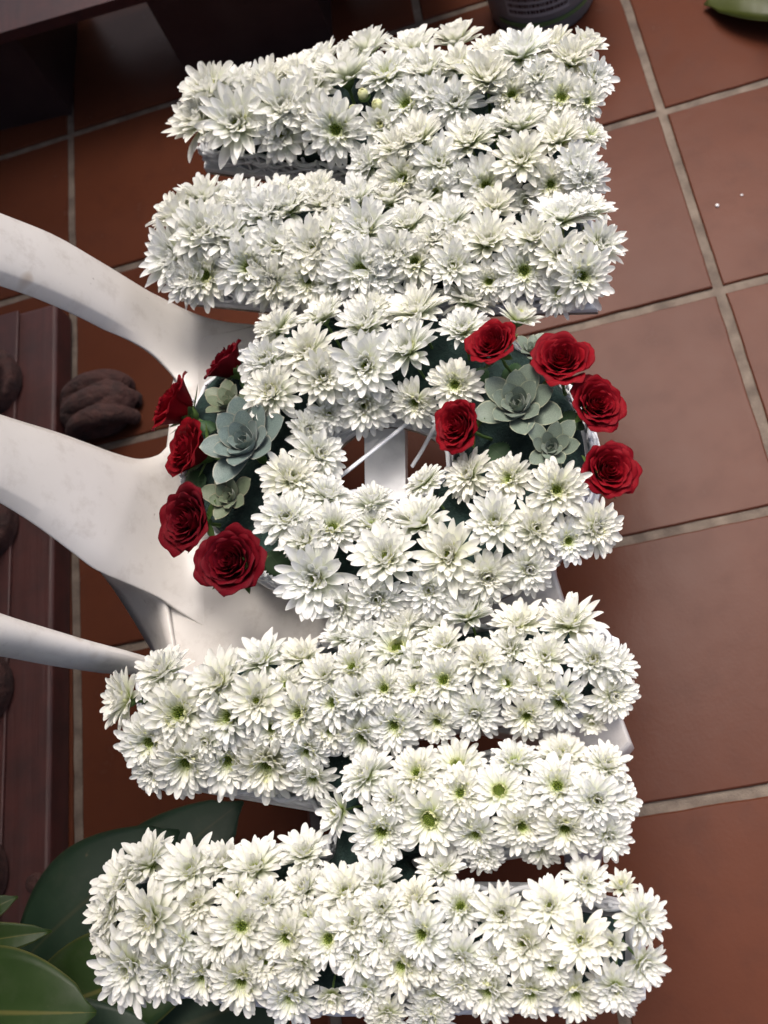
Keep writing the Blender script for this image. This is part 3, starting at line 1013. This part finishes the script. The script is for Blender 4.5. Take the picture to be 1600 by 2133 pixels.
LOOK = {'S': 'star-shaped white chrysanthemum', 'D': 'dark-eyed white chrysanthemum', 'P': 'creamy-hearted white chrysanthemum', 'G': 'green-disced white chrysanthemum', 'H': 'half-open white chrysanthemum', 'B': 'tight green-white chrysanthemum bud'}
ORD = 'first second third fourth fifth sixth seventh eighth ninth tenth eleventh twelfth thirteenth fourteenth fifteenth sixteenth seventeenth eighteenth nineteenth twentieth'.split()


def ordinal(i, n):
    if n == 1:
        return 'only one'
    if i == 0:
        return 'leftmost'
    if i == n - 1:
        return 'rightmost'
    return ORD[i] + ' from left'


def place_flower(x, y, r, kind, lean, z, label, cat='chrysanthemum'):
    p = at(x, y, z)
    e = at(x + 1, y, z) - p
    scale = r * e.length * 1.09
    dx = (at(x + 10, y, z) - p).normalized()
    dy = (at(x, y + 10, z) - p).normalized()
    nrm = (Vector((0, 0, 1)) + dx * lean[0] + dy * lean[1]).normalized()
    q = nrm.to_track_quat('Z', 'Y') @ Quaternion((0, 0, 1), RND.uniform(0, 6.283))
    t = thing('chrysanthemum' if kind != 'B' else 'chrysanthemum_bud', label, cat, p, 'white chrysanthemums of the flower letters', q, scale)
    if kind != 'B':
        t.scale = (scale * RND.uniform(0.92, 1.07), scale * RND.uniform(0.92, 1.07), scale * RND.uniform(0.82, 1.22))
    for name, me, k in LIB[kind][RND.randrange(len(LIB[kind]))]:
        o = obj(name, me, t)
        if k:
            o['kind'] = k
    return t


def fillers():
    """small blooms that close the holes between the measured ones"""
    r = random.Random(5)
    areas = {'T1': [(400, 175, 1240, 215)], 'T2': [(770, 270, 1225, 390)], 'T3': [(360, 440, 1255, 590)], 'B1': [(290, 1400, 660, 1610), (660, 1330, 1280, 1490)], 'B2': [(730, 1610, 1290, 1740)], 'B3': [(260, 1860, 660, 2040), (660, 1900, 1330, 2060)]}
    have = [(x, y) for fl in FL.values() for x, y, _, _ in fl]
    room = 288 - len(have)
    for rad in (62, 56, 50):
        for bar, rects in areas.items():
            for (x0, y0, x1, y1) in rects:
                for _ in range(500):
                    if room <= 0:
                        return
                    x, y = r.uniform(x0, x1), r.uniform(y0, y1)
                    if all((x - a) ** 2 + (y - b) ** 2 > rad * rad for a, b in have):
                        FL[bar].append((x, y, r.uniform(42, 50), r.choice('SDDPP')))
                        have.append((x, y))
                        room -= 1


def plant_flowers():
    fillers()
    for bar, fl in FL.items():
        recs = []
        if bar == 'T3':
            fl = [(x, y + (22 if y < 415 and x < 760 else 8 if y < 440 and x < 760 else 0), r, k) for x, y, r, k in fl]
        if bar == 'T1':
            fl = [(x, y - (11 if y > 265 and x < 720 else 0), r, k) for x, y, r, k in fl]
        if bar == 'O':
            for (x, y, r, k) in fl:
                dx, dy = (x - 808) / 1.0, (y - 950) * 1.42
                rad = math.hypot(dx, dy)
                mid = 330.0
                s = max(-1.2, min(1.2, (rad - mid) / 150))
                recs.append([x, y, r, k, (dx / rad * s * 0.72, dy / rad * s * 0.72), s, 'upper' if y < 935 else 'lower', 'outer' if s > -0.05 else 'inner'])
        else:
            (x0, y0), (x1, y1), hw = BARS[bar]
            ux, uy = x1 - x0, y1 - y0
            ln = math.hypot(ux, uy)
            ux, uy = ux / ln, uy / ln
            for (x, y, r, k) in fl:
                a = (x - x0) * ux + (y - y0) * uy
                d = (-(x - x0) * uy + (y - y0) * ux) / hw
                d = max(-1.25, min(1.25, d))
                end = -max(0, 1 - a / 75) * 1.0 + max(0, 1 - (ln - a) / 75) * 1.0
                end = max(-1.2, min(1.2, end))
                lx = -uy * d * 0.74 + ux * end * 0.80
                ly = ux * d * 0.74 + uy * end * 0.80
                if bar in ('T2', 'B2'):
                    row = 'upper' if d < 0 else 'lower'
                else:
                    row = 'upper' if d < -0.36 else ('middle' if d < 0.36 else 'lower')
                recs.append([x, y, r, k, (lx, ly), max(abs(d), abs(end)), row, ''])
        groups = {}
        for rec in recs:
            groups.setdefault((rec[6], rec[7], rec[3]), []).append(rec)
        for (row, sub, k), g in groups.items():
            g.sort(key=lambda q: q[0])
            for i, rec in enumerate(g):
                x, y, r, kd, lean, s, _, _ = rec
                if bar == 'O':
                    where = f"on {sub} edge of letter O's {row} half"
                else:
                    where = f"in {row} row of {PLACE[bar]}"
                lab = f"{LOOK[kd]}, {ordinal(i, len(g))} {where}"
                z = 0.506 + 0.020 * (1 - min(1.0, abs(s)) ** 2) + RND.uniform(-0.004, 0.004)
                if kd == 'B':
                    z -= 0.002
                lean = (lean[0] + RND.gauss(0, 0.10), lean[1] + RND.gauss(0, 0.10) + 0.06)
                place_flower(x, y, r, kd, lean, z, lab)


plant_flowers()


# ------------------------------------------------------------------ roses
def rose_petals(seed, mat='rose'):
    rr = random.Random(seed)
    out = []
    n = 38
    for k in range(n):
        f = k / (n - 1)
        th = k * 2.39996 + rr.gauss(0, 0.15)
        r = 0.03 + 0.66 * f ** 1.3
        h = 0.84 - 0.06 * f ** 2 + rr.gauss(0, 0.02)
        span = 1.75 - 0.95 * f ** 0.7
        flare = 0.02 + 0.17 * f ** 2.4
        roll = 0.02 + 0.13 * f ** 2
        ph = rr.uniform(0, 6.28)
        mb = MB()
        rows, ur = [], []
        nu, nv = 14, 9
        for i in range(nv + 1):
            t = i / nv
            row, u_ = [], []
            for j in range(nu + 1):
                a = -1 + 2 * j / nu
                wprof = math.sin(min(1, 0.30 + t * 0.95) * math.pi / 2) * (1 - max(0, (t - 0.60) / 0.40) ** 2.4 * 0.42)
                th2 = th + a * span * wprof
                rad = r * (0.42 + 0.58 * min(1, t * 1.3) ** 0.8) + flare * t ** 3
                rad += 0.016 * a * (1 if k % 2 else -1) + 0.03 * f * t * math.sin(3.1 * a + ph) + 0.02 * t * math.sin(7 * a + ph * 2) * f
                edge = 1 - 0.12 * (abs(a) ** 2.2) + 0.012 * math.sin(8 * a + ph)
                z = h * t * edge - roll * max(0, (t - 0.70) / 0.30) ** 2 + 0.03 * f * math.sin(4 * a + ph) * t
                if t > 0.8:
                    rad += roll * 0.5 * ((t - 0.8) / 0.2)
                row.append(Vector((rad * math.cos(th2), rad * math.sin(th2), z - 0.28)))
                u_.append((a, t))
            rows.append(row)
            ur.append(u_)
        mb.quadgrid(rows, uvrows=ur)
        out.append(mb.mesh('petal', M[mat]))
    return out


ROSE = [rose_petals(11), rose_petals(23), rose_petals(37), rose_petals(51), rose_petals(64), rose_petals(11, 'rose_wine'), rose_petals(77, 'rose_wine'), rose_petals(83, 'rose_wine')]
ROSE_OF = [0, 1, 2, 3, 4, 5, 0, 1, 6, 7]


def sepal_mesh():
    mb = MB()
    rows, ur = [], []
    for i in range(6):
        v = i / 5
        w = 0.12 * math.sin(math.pi * min(1, 0.12 + v * 0.88)) + 0.004
        row = []
        for j in range(4):
            u = -1 + 2 * j / 3
            row.append(Vector((0.10 + 0.75 * v, u * w, -0.40 + 0.30 * v ** 1.5 + abs(u) * w * 0.4)))
        rows.append(row)
        ur.append([(0, v)] * 4)
    mb.quadgrid(rows, uvrows=ur)
    return mb.mesh('sepal', M['calyx'])


SEPAL = sepal_mesh()
hipm = MB()
hipm.lathe([(0.03, -0.62), (0.14, -0.56), (0.22, -0.42), (0.28, -0.28), (0.34, -0.16)], 10)
hipm.tube([Vector((0, 0, -0.6)), Vector((0.05, 0, -1.0)), Vector((0.03, 0.05, -1.5))], 0.06, 6)
HIP = hipm.mesh('calyx', M['calyx'])
ROSES = [
    (1030, 722, 56, (-0.25, -0.10), 'red rose at the upper inner side of the right cluster, touching white flowers', 0.540),
    (1172, 757, 66, (0.05, -0.10), 'red rose topmost at the outer rim of the right cluster, dark tattered right edge', 0.530),
    (1238, 845, 62, (0.50, 0.10), 'bright red rose facing outwards, between two others on the right outer rim', 0.515),
    (1263, 982, 64, (0.45, 0.15), 'bright red rose with loose open petals, lowest on the right outer rim', 0.515),
    (962, 890, 58, (-0.55, 0.20), 'red rose overhanging the hole of the letter O', 0.520),
    (478, 762, 50, (-0.85, -0.65), 'dark red rose seen side-on at top of the left cluster', 0.510),
    (372, 850, 60, (-0.95, -0.35), 'red rose facing left over the chair back opening', 0.505),
    (405, 940, 62, (-0.80, 0.05), 'bright red rose left of the big left succulent', 0.505),
    (402, 1085, 66, (-0.40, 0.25), 'dark crimson rose with wavy outer petals below the small olive succulent', 0.515),
    (488, 1172, 71, (-0.05, 0.15), 'largest dark crimson rose, lowest of the left cluster', 0.520),
]
for i, (x, y, r, lean, lab, z) in enumerate(ROSES):
    p = at(x, y, z)
    sc = (at(x + 1, y, z) - p).length * r * 1.14
    dx, dy = (at(x + 10, y, z) - p).normalized(), (at(x, y + 10, z) - p).normalized()
    q = (Vector((0, 0, 1)) + dx * lean[0] + dy * lean[1]).normalized().to_track_quat('Z', 'Y') @ Quaternion((0, 0, 1), i * 1.3)
    t = thing('rose', lab, 'rose', p, 'red roses on the letter O', q, sc)
    for me in ROSE[ROSE_OF[i]]:
        obj('petal', me, t)
    for k in range(5):
        s = obj('sepal', SEPAL, t)
        s.rotation_euler = (0, 0, k * 1.2566)
    obj('calyx', HIP, t)


# ------------------------------------------------------------------ succulents
def succ_leaf(ln, wd, th, e0, e1, mat):
    mb = MB()
    nv, nu = 9, 6
    for sgn in (1, -1):
        rows, ur = [], []
        r, z, prev = 0.03, 0.0, 0
        for i in range(nv + 1):
            v = i / nv
            e = math.radians(e0 + (e1 - e0) * v)
            st = ln * (v - prev)
            prev = v
            r += st * math.cos(e)
            z += st * math.sin(e)
            w = wd * (0.42 + 0.58 * math.sin(min(1, v / 0.66) * math.pi / 2)) * (max(0.0, 1 - max(0, (v - 0.58) / 0.42) ** 2.1)) ** 0.75 + 0.001
            row, u_ = [], []
            for j in range(nu + 1):
                u = -1 + 2 * j / nu
                t = th * (1 - u * u) * (0.55 + 0.45 * math.sin(math.pi * min(1, v + 0.15))) * (1 - v ** 5)
                lift = 0.22 * u * u * w + (t * 0.35 if sgn > 0 else -t)
                row.append(Vector((r - math.sin(e) * lift, u * w, z + math.cos(e) * lift)))
                u_.append((u, v))
            if sgn < 0:
                row, u_ = row[::-1], u_[::-1]
            rows.append(row)
            ur.append(u_)
        mb.quadgrid(rows, uvrows=ur)
    return mb.mesh('leaf', mat)


def succulent(x, y, r, lean, z, lab, mat, n, seed, narrow=1.0):
    rr = random.Random(seed)
    p = at(x, y, z)
    sc = (at(x + 1, y, z) - p).length * r * 1.15
    dx, dy = (at(x + 10, y, z) - p).normalized(), (at(x, y + 10, z) - p).normalized()
    q = (Vector((0, 0, 1)) + dx * lean[0] + dy * lean[1]).normalized().to_track_quat('Z', 'Y')
    t = thing('succulent', lab, 'succulent', p, 'succulent rosettes on the letter O', q, sc)
    for k in range(n):
        f = k / (n - 1)
        ln = 0.16 + 0.92 * f ** 0.85
        me = succ_leaf(ln, (0.075 + 0.225 * f ** 0.8) * narrow, 0.05 + 0.06 * f, 82 - 52 * f + rr.gauss(0, 4), 100 - 78 * f + rr.gauss(0, 5), M[mat])
        o = obj('leaf', me, t)
        o.rotation_euler = (0, 0, k * 2.39996 + rr.gauss(0, 0.06))
        o.location = (0, 0, 0.10 * (1 - f))
    st = MB()
    st.tube([Vector((0, 0, -0.7)), Vector((0, 0, 0.12))], 0.09, 8)
    obj('stem', st.mesh('stem', M['stem']), t)


succulent(1082, 852, 84, (0.0, 0.05), 0.512, 'large grey-green succulent amid the right roses', 'succ_green', 27, 1)
succulent(1147, 938, 64, (0.15, 0.15), 0.512, 'medium grey-green succulent below the large right one', 'succ_green', 22, 2, 0.9)
succulent(1108, 738, 42, (0.15, -0.35), 0.512, 'small green succulent wedged between the two upper right roses', 'succ_green', 16, 3)
succulent(522, 932, 86, (-0.05, 0.0), 0.512, 'largest blue-grey succulent in the middle of the left cluster', 'succ', 28, 4)
succulent(484, 850, 52, (-0.05, -0.30), 0.508, 'small olive succulent under the topmost left rose', 'succ_olive', 19, 5)
succulent(486, 1038, 52, (-0.05, 0.15), 0.508, 'small olive-brown succulent below the big blue-grey one', 'succ_olive', 18, 6)


# ------------------------------------------------------------------ loose rose leaves tucked between the roses
def rose_leaf(x0, y0, x1, y1, z0, z1, w, lab):
    B, P = at(x0, y0, z0), at(x1, y1, z1)
    side = at(x0 - (y1 - y0), y0 + (x1 - x0), z0) - B
    mb = leaf_blade(Vector((0, 0, 0)), P - B, w, side, 0.003, 0.12, M['rubber_dark'], 0.12, 0.05)
    for i in range(0, len(mb.v)):                         # small teeth along the edge
        u, v = mb.uv[i]
        if abs(u) > 0.99:
            mb.v[i] = mb.v[i] * 1.0 + side.normalized() * (0.0009 * (1 if u > 0 else -1) * (1 if int(v * 18 + 0.5) % 2 else -1))
    o = obj('rose_leaf', mb.mesh('rose_leaf', M['leafgreen']))
    o.location = B
    so = o.modifiers.new('solid', 'SOLIDIFY')
    so.thickness = 0.0006
    o['label'] = lab
    o['category'] = 'leaf'
    o['group'] = 'leaves tucked among the roses'


# ------------------------------------------------------------------ cable ties
def tie(pts, label, head_at=None, w=0.0021):
    P = [at(x, y, z) for x, y, z in pts]
    c = P[0].copy()
    t = thing('cable_tie', label, 'cable tie', c, 'cable ties binding the letter O')
    m = MB()
    m.tube(smooth_path([p - c for p in P], 5), w, 6, True, 0.45)
    obj('strap', m.mesh('strap', M['tie']), t)
    if head_at is not None:
        h = MB()
        d = (P[head_at] - P[head_at - 1]).normalized()
        rot = d.to_track_quat('X', 'Z').to_matrix()
        h.box(P[head_at] - c + Vector((0, 0, 0.001)), 0.0085, 0.0068, 0.005, rot)
        hb = obj('head', h.mesh('head', M['tie'], False), t)
        bevel(hb, 0.0012, 2)
    return t


tie([(688, 1008, 0.475), (740, 968, 0.480), (800, 920, 0.482), (840, 888, 0.484), (852, 874, 0.485)], 'long white cable tie running diagonally across the hole of letter O', 4)
tie([(912, 876, 0.480), (897, 905, 0.474), (878, 940, 0.462), (858, 972, 0.45)], 'short curved cable tie tail hanging on the right inside the hole')
tie([(690, 1036, 0.462), (730, 1025, 0.462), (762, 1020, 0.455)], 'short cable tie end low on the left inside the hole')


# ------------------------------------------------------------------ rubber plant
def leaf_blade(base, tip, width, side, sag, curl, mat, fold=0.25, tipcurl=0.0):
    """real leaf from base to tip; side: vector across the blade"""
    mb = MB()
    ax = tip - base
    ln = ax.length
    ax.normalize()
    side = (side - ax * side.dot(ax)).normalized()
    nr = ax.cross(side)
    if nr.z < 0:
        nr = -nr
    rows, ur = [], []
    nv, nu = 18, 10
    for i in range(nv + 1):
        v = i / nv
        w = width * (math.sin(math.pi * min(1.0, v * 0.97 + 0.02)) ** 0.72) * (1 - 0.25 * v) * (1 - max(0, (v - 0.9) / 0.1) * 0.75) + 0.0006
        c = base + ax * (ln * v) + nr * (sag * math.sin(math.pi * v) - tipcurl * max(0, v - 0.75) ** 2)
        row, u_ = [], []
        for j in range(nu + 1):
            u = -1 + 2 * j / nu
            z = fold * abs(u) * w - curl * u * u * w + 0.02 * w * math.sin(9 * v + 3 * u)
            row.append(c + side * (u * w) + nr * z)
            u_.append((u, v))
        rows.append(row)
        ur.append(u_)
    mb.quadgrid(rows, uvrows=ur)
    return mb


def build_rubber_plant():
    c = at(-40, 2020, 0.0)
    t = thing('rubber_plant', 'rubber plant with large glossy dark leaves beside the near letter', 'plant', c)
    LV = [  # base px,z  tip px,z  half width m, side px dir, sag, curl, mat
        ((-170, 2105), .40, (197, 2110), .40, 0.060, (0, 1), 0.010, 0.10, 'rubber', 0.10),
        ((-110, 1975), .37, (104, 1940), .38, 0.017, (0.2, 1), 0.016, 0.05, 'rubber', 0.35),
        ((-90, 1950), .36, (33, 1868), .37, 0.016, (0.6, 1), 0.010, 0.05, 'rubber', 0.35),
        ((40, 2010), .22, (372, 1728), .17, 0.072, (0.7, 0.7), 0.016, 0.15, 'rubber_dark', 0.1),
        ((150, 1980), .15, (505, 1668), .12, 0.068, (0.7, 0.7), 0.012, 0.15, 'rubber_dark', 0.12),
        ((30, 2130), .28, (440, 1985), .26, 0.062, (0.3, 1), 0.012, 0.15, 'rubber', 0.1),
        ((120, 2240), .25, (640, 2040), .22, 0.085, (0.3, 1), 0.010, 0.15, 'rubber_dark', 0.1),
        ((-60, 2240), .32, (330, 2150), .31, 0.055, (0.1, 1), 0.010, 0.1, 'rubber_dark', 0.1),
    ]
    stem_top = at(-60, 2080, 0.36)
    m = MB()
    m.tube([p - c for p in smooth_path([c, c.lerp(stem_top, 0.5) + Vector((0.01, 0.01, 0)), stem_top], 5)], 0.009, 8)
    obj('stem', m.mesh('stem', M['stem']), t)
    for (b, bz, tp, tz, w, sd, sag, curl, mat, fold) in LV:
        B, P = at(*b, bz), at(*tp, tz)
        side = at(b[0] + 30 * sd[0], b[1] + 30 * sd[1], bz) - B
        mb = leaf_blade(B - c, P - c, w, side, sag, curl, M[mat], fold, 0.05)
        lf = obj('leaf', mb.mesh('leaf', M[mat]), t)
        so = lf.modifiers.new('solid', 'SOLIDIFY')
        so.thickness = 0.0012
        pm = MB()
        s0 = c.lerp(stem_top, min(1, max(0.2, bz / 0.42)))
        pm.tube([s0 - c, (s0 + B) / 2 - c + Vector((0, 0, 0.012)), B - c], 0.0035, 6)
        obj('leaf_stalk', pm.mesh('leaf_stalk', M['stem']), t)


build_rubber_plant()
for a in ((560, 1150, 600, 1200, .497, .490, .013, 'dark green rose leaf right of the largest crimson rose'),
          (500, 790, 560, 800, .500, .506, .011, 'green rose leaf right of the topmost left rose'),
          (430, 1000, 380, 1010, .494, .488, .012, 'dark green leaf below the bright red rose of the left cluster'),
          (1160, 870, 1215, 890, .500, .508, .010, 'bright green leaf left of the outward facing right rose'),
          (1050, 770, 1090, 790, .500, .508, .010, 'green leaf between the two upper right roses and the large succulent'),
          (1010, 800, 985, 770, .496, .500, .010, 'dark leaf left of the large right succulent'),
          (1020, 930, 1060, 965, .496, .492, .012, 'dark leaf under the large right succulent near the ring hole'),
          (1190, 900, 1180, 870, .497, .508, .009, 'short leaf above the medium right succulent'),
          (445, 880, 420, 905, .496, .500, .010, 'dark leaf left of the largest blue-grey succulent'),
          (560, 1010, 590, 1050, .494, .490, .011, 'dark leaf right of the small olive-brown succulent')):
    rose_leaf(*a)


# ------------------------------------------------------------------ balustrade, bench, pots and floor clutter
def build_balustrade():
    a, b = at(118, 630, 0.05), at(100, 1960, 0.05)
    d = (b - a)
    d.z = 0
    L = d.length
    d.normalize()
    n = Vector((d.y, -d.x, 0))
    if n.x > 0:
        n = -n
    mid = (a + b) / 2
    c = Vector((mid.x, mid.y, 0))
    t = thing('balustrade', 'oxide red balustrade with turned balusters along the left edge of the floor', 'balustrade', c)
    ang = math.atan2(d.y, d.x)
    rot = Matrix.Rotation(ang, 3, 'Z')
    m = MB()
    m.box(n * 0.075 + d * 0.2 + Vector((0, 0, 0.025)), L + 0.4, 0.15, 0.05, rot)
    pl = obj('plinth', m.mesh('plinth', M['red_paint'], False), t)
    bevel(pl, 0.006, 3)
    m = MB()
    m.box(n * 0.095 + d * 0.2 + Vector((0, 0, 0.0535)), L + 0.4, 0.06, 0.006, rot)
    q = obj('plinth_fillet', m.mesh('plinth_fillet', M['red_paint'], False), t)
    bevel(q, 0.002, 2)
    prof = [(0.058, 0.0), (0.060, 0.03), (0.048, 0.035), (0.045, 0.05), (0.052, 0.056), (0.058, 0.068), (0.052, 0.080), (0.042, 0.086), (0.046, 0.095), (0.064, 0.12), (0.072, 0.16), (0.068, 0.20),
            (0.052, 0.25), (0.038, 0.30), (0.034, 0.34), (0.042, 0.36), (0.048, 0.375), (0.042, 0.39), (0.036, 0.40), (0.05, 0.42), (0.058, 0.425), (0.058, 0.46)]
    bm_ = MB()
    pr = [Vector((r, 0, z)) for r, z in prof]
    sm = smooth_path(pr, 3)
    bm_.lathe([(p.x, p.z) for p in sm], 24)
    bal = bm_.mesh('baluster', M['clay'])
    for k in range(-1, 5):
        o = obj('baluster', bal, t)
        o.location = d * (-0.10 + k * 0.245) + n * 0.112 + Vector((0, 0, 0.056))
        o.rotation_euler = (0, 0, RND.uniform(0, 6))
    m = MB()
    m.box(n * 0.105 + d * 0.2 + Vector((0, 0, 0.546)), L + 0.4, 0.15, 0.06, rot)
    r_ = obj('handrail', m.mesh('handrail', M['red_paint'], False), t)
    bevel(r_, 0.008, 3)


build_balustrade()


def build_bench():
    z = 0.205
    A, B = at(-330, 165, z), at(940, -205, z)
    d = (B - A)
    L = d.length
    d.normalize()
    n = Vector((-d.y, d.x, 0))
    if n.y < 0:
        n = -n
    c = at(150, 42, z)
    c.z = 0
    t = thing('bench', 'low dark red painted bench with dark panel legs beyond the far letter', 'bench', c)
    P = [A, B, B + n * 0.34, A + n * 0.34]
    m = MB()
    m.prism([Vector((p.x - c.x, p.y - c.y, 0)) for p in P], z - 0.02, z)
    o = obj('seat_board', m.mesh('seat_board', M['red_paint'], False), t)
    bevel(o, 0.003, 2)
    for (xa, ya), (xb, yb) in (((302, 3), (622, -101)), ((-330, 168), (28, 76))):
        a, b = at(xa, ya, z - 0.02), at(xb, yb, z - 0.02)
        m = MB()
        m.prism([Vector((p.x - c.x, p.y - c.y, 0)) for p in (a + n * 0.003, b + n * 0.003, b + n * 0.30, a + n * 0.30)], 0.0, z - 0.021)
        o = obj('leg', m.mesh('leg', M['dark_paint'], False), t)
        bevel(o, 0.004, 2)


build_bench()


def build_lump(x, y, sx, sy, sz, rotdeg, lab, folds, seed):
    c = at(x, y, 0.0)
    t = thing('clay_ornament', lab, 'clay ornament', c, rot=Quaternion((0, 0, 1), math.radians(rotdeg)))
    rr = random.Random(seed)
    m = MB()
    m.lathe([(0.0, 0.0), (0.80, 0.0), (1.0, 0.25), (0.98, 0.6), (0.8, 0.86), (0.45, 0.98), (0.0, 1.0)], 26)
    me = m.mesh('body', M['clay'])
    for v in me.vertices:
        p = v.co
        w = 1 + 0.10 * noise.noise(Vector((p.x * 1.5, p.y * 1.5, p.z * 1.5 + seed)))
        v.co = (p.x * sx * 0.86 * w, p.y * sy * 0.86 * w, p.z * sz * 0.86)
    obj('body', me, t)
    for k in range(folds):                                 # thick rolled folds wrapped over the body
        y0 = (k - (folds - 1) / 2) / folds * 1.75
        m = MB()
        pts, rad = [], []
        for i in range(17):
            a = math.pi * (-0.06 + 1.12 * i / 16)
            k2 = math.sqrt(max(0.05, 1 - (y0 * 0.8) ** 2))
            pts.append(Vector((-math.cos(a) * sx * 0.80 * k2, (y0 + 0.05 * math.sin(i * 0.5 + k)) * sy, max(0.012, math.sin(a) * sz * 0.80 * (0.55 + 0.45 * k2)))))
            rad.append(sy * (0.36 + 0.03 * math.sin(i * 0.8 + k * 2)) * (2.6 / folds) * (1 - 0.25 * abs(i - 8) / 8))
        m.tube(smooth_path(pts, 2), [rad[min(16, int(i / 2))] for i in range(33)], 12, True)
        obj('fold', m.mesh('fold', M['clay']), t)
    return t


build_lump(222, 868, 0.070, 0.052, 0.078, 8, 'dusty red clay ornament with rounded folds on the floor beside the plinth', 3, 3)
build_lump(122, 1862, 0.030, 0.034, 0.05, 10, 'small dull red clay lump at the foot of the plinth behind the rubber plant', 2, 9)


def build_pot():
    c = at(1130, 2, 0.0)
    t = thing('plant_pot', 'grey plastic plant pot with a faded printed label on the tiles', 'plant pot', c, scale=1.18)
    m = MB()
    m.lathe([(0.0, 0.001), (0.066, 0.001), (0.072, 0.006), (0.078, 0.06), (0.086, 0.15), (0.092, 0.2), (0.088, 0.2), (0.080, 0.15), (0.0, 0.15)], 40)
    obj('body', m.mesh('body', M['pot']), t)
    a0 = math.atan2((CAM_POS - c).y, (CAM_POS - c).x)

    def patch(a1, a2, z1, z2, mat, name, push=0.0008):
        m = MB()
        rows = []
        for i in range(4):
            z = z1 + (z2 - z1) * i / 3
            r = 0.0722 + (z - 0.006) * (0.0138 / 0.144) + push + 0.0006
            rows.append([Vector((r * math.cos(a), r * math.sin(a), z)) for a in (a0 + a1 + (a2 - a1) * k / 16 for k in range(17))])
        m.quadgrid(rows)
        return m
    mb = patch(-0.65, 0.45, 0.045, 0.135, M['pot_label'], 'label')
    lab = obj('printed_panel', mb.mesh('printed_panel', M['pot_label']), t)
    mb = patch(-0.9, 1.2, 0.026, 0.034, M['pot_green'], 'band')
    obj('green_band', mb.mesh('green_band', M['pot_green']), t)
    pr = MB()                                              # rows of small illegible print
    rr = random.Random(4)
    for row in range(7):
        a = -0.6
        while a < 0.40:
            w = rr.uniform(0.012, 0.05)
            q = patch(a, min(0.42, a + w), 0.052 + row * 0.011, 0.052 + row * 0.011 + 0.006, None, '', 0.0013)
            o = len(pr.v)
            pr.v += q.v
            pr.uv += q.uv
            pr.f += [tuple(o + i for i in f) for f in q.f]
            pr.mi += q.mi
            a += w + rr.uniform(0.008, 0.02)
    obj('print', pr.mesh('print', M['dark_paint']), lab, kind='stuff')
    m = MB()
    m.lathe([(0.0, 0.172), (0.04, 0.175), (0.0835, 0.168)], 24)
    obj('soil', m.mesh('soil', M['soil']), t)


build_pot()


def build_green_leaf():
    c = at(1760, -130, 0.0)
    t = thing('leafy_plant', 'olive green broad leaf hanging into the far right corner', 'plant', c)
    B, P = at(1680, -120, 0.14), at(1490, 10, 0.07)
    B2, P2 = at(1700, -80, 0.13), at(1560, 60, 0.08)
    for b, p, w in ((at(1800, -46, 0.04), at(1466, -4, 0.02), 0.078), (at(1760, -140, .18), at(1600, -190, .12), 0.03)):
        mb = leaf_blade(b - c, p - c, w, at(1600, 60, 0.12) - at(1600, 0, 0.12), 0.01, 0.2, M['olive'], 0.1, 0.2)
        lf = obj('leaf', mb.mesh('leaf', M['olive']), t)
        so = lf.modifiers.new('solid', 'SOLIDIFY')
        so.thickness = 0.001
        m = MB()
        m.tube([Vector((0, 0, 0)), (b - c) * 0.5 + Vector((0, 0, 0.04)), b - c], 0.003, 6)
        obj('leaf_stalk', m.mesh('leaf_stalk', M['stem']), t)


build_green_leaf()

for k, (x, y, r, lab) in enumerate(((1494, 429, 0.0026, 'white crumb on a tile right of the far letter, left of two'), (1545, 407, 0.0018, 'smaller white crumb on a tile right of the far letter, right of two'))):
    c = at(x, y, 0.0)
    m = MB()
    m.lathe([(0.0, 0.0), (0.8 * r, 0.0), (r, 0.4 * r), (0.6 * r, 1.0 * r), (0.0, 1.15 * r)], 9)
    me = m.mesh('crumb', M['crumb'])
    for v in me.vertices:
        v.co *= 1 + 0.3 * noise.noise(v.co * 900 + Vector((k, 0, 0)))
    o = obj('crumb', me)
    o.location = c
    o['label'] = lab
    o['category'] = 'crumb'
    o['group'] = 'crumbs on the floor'
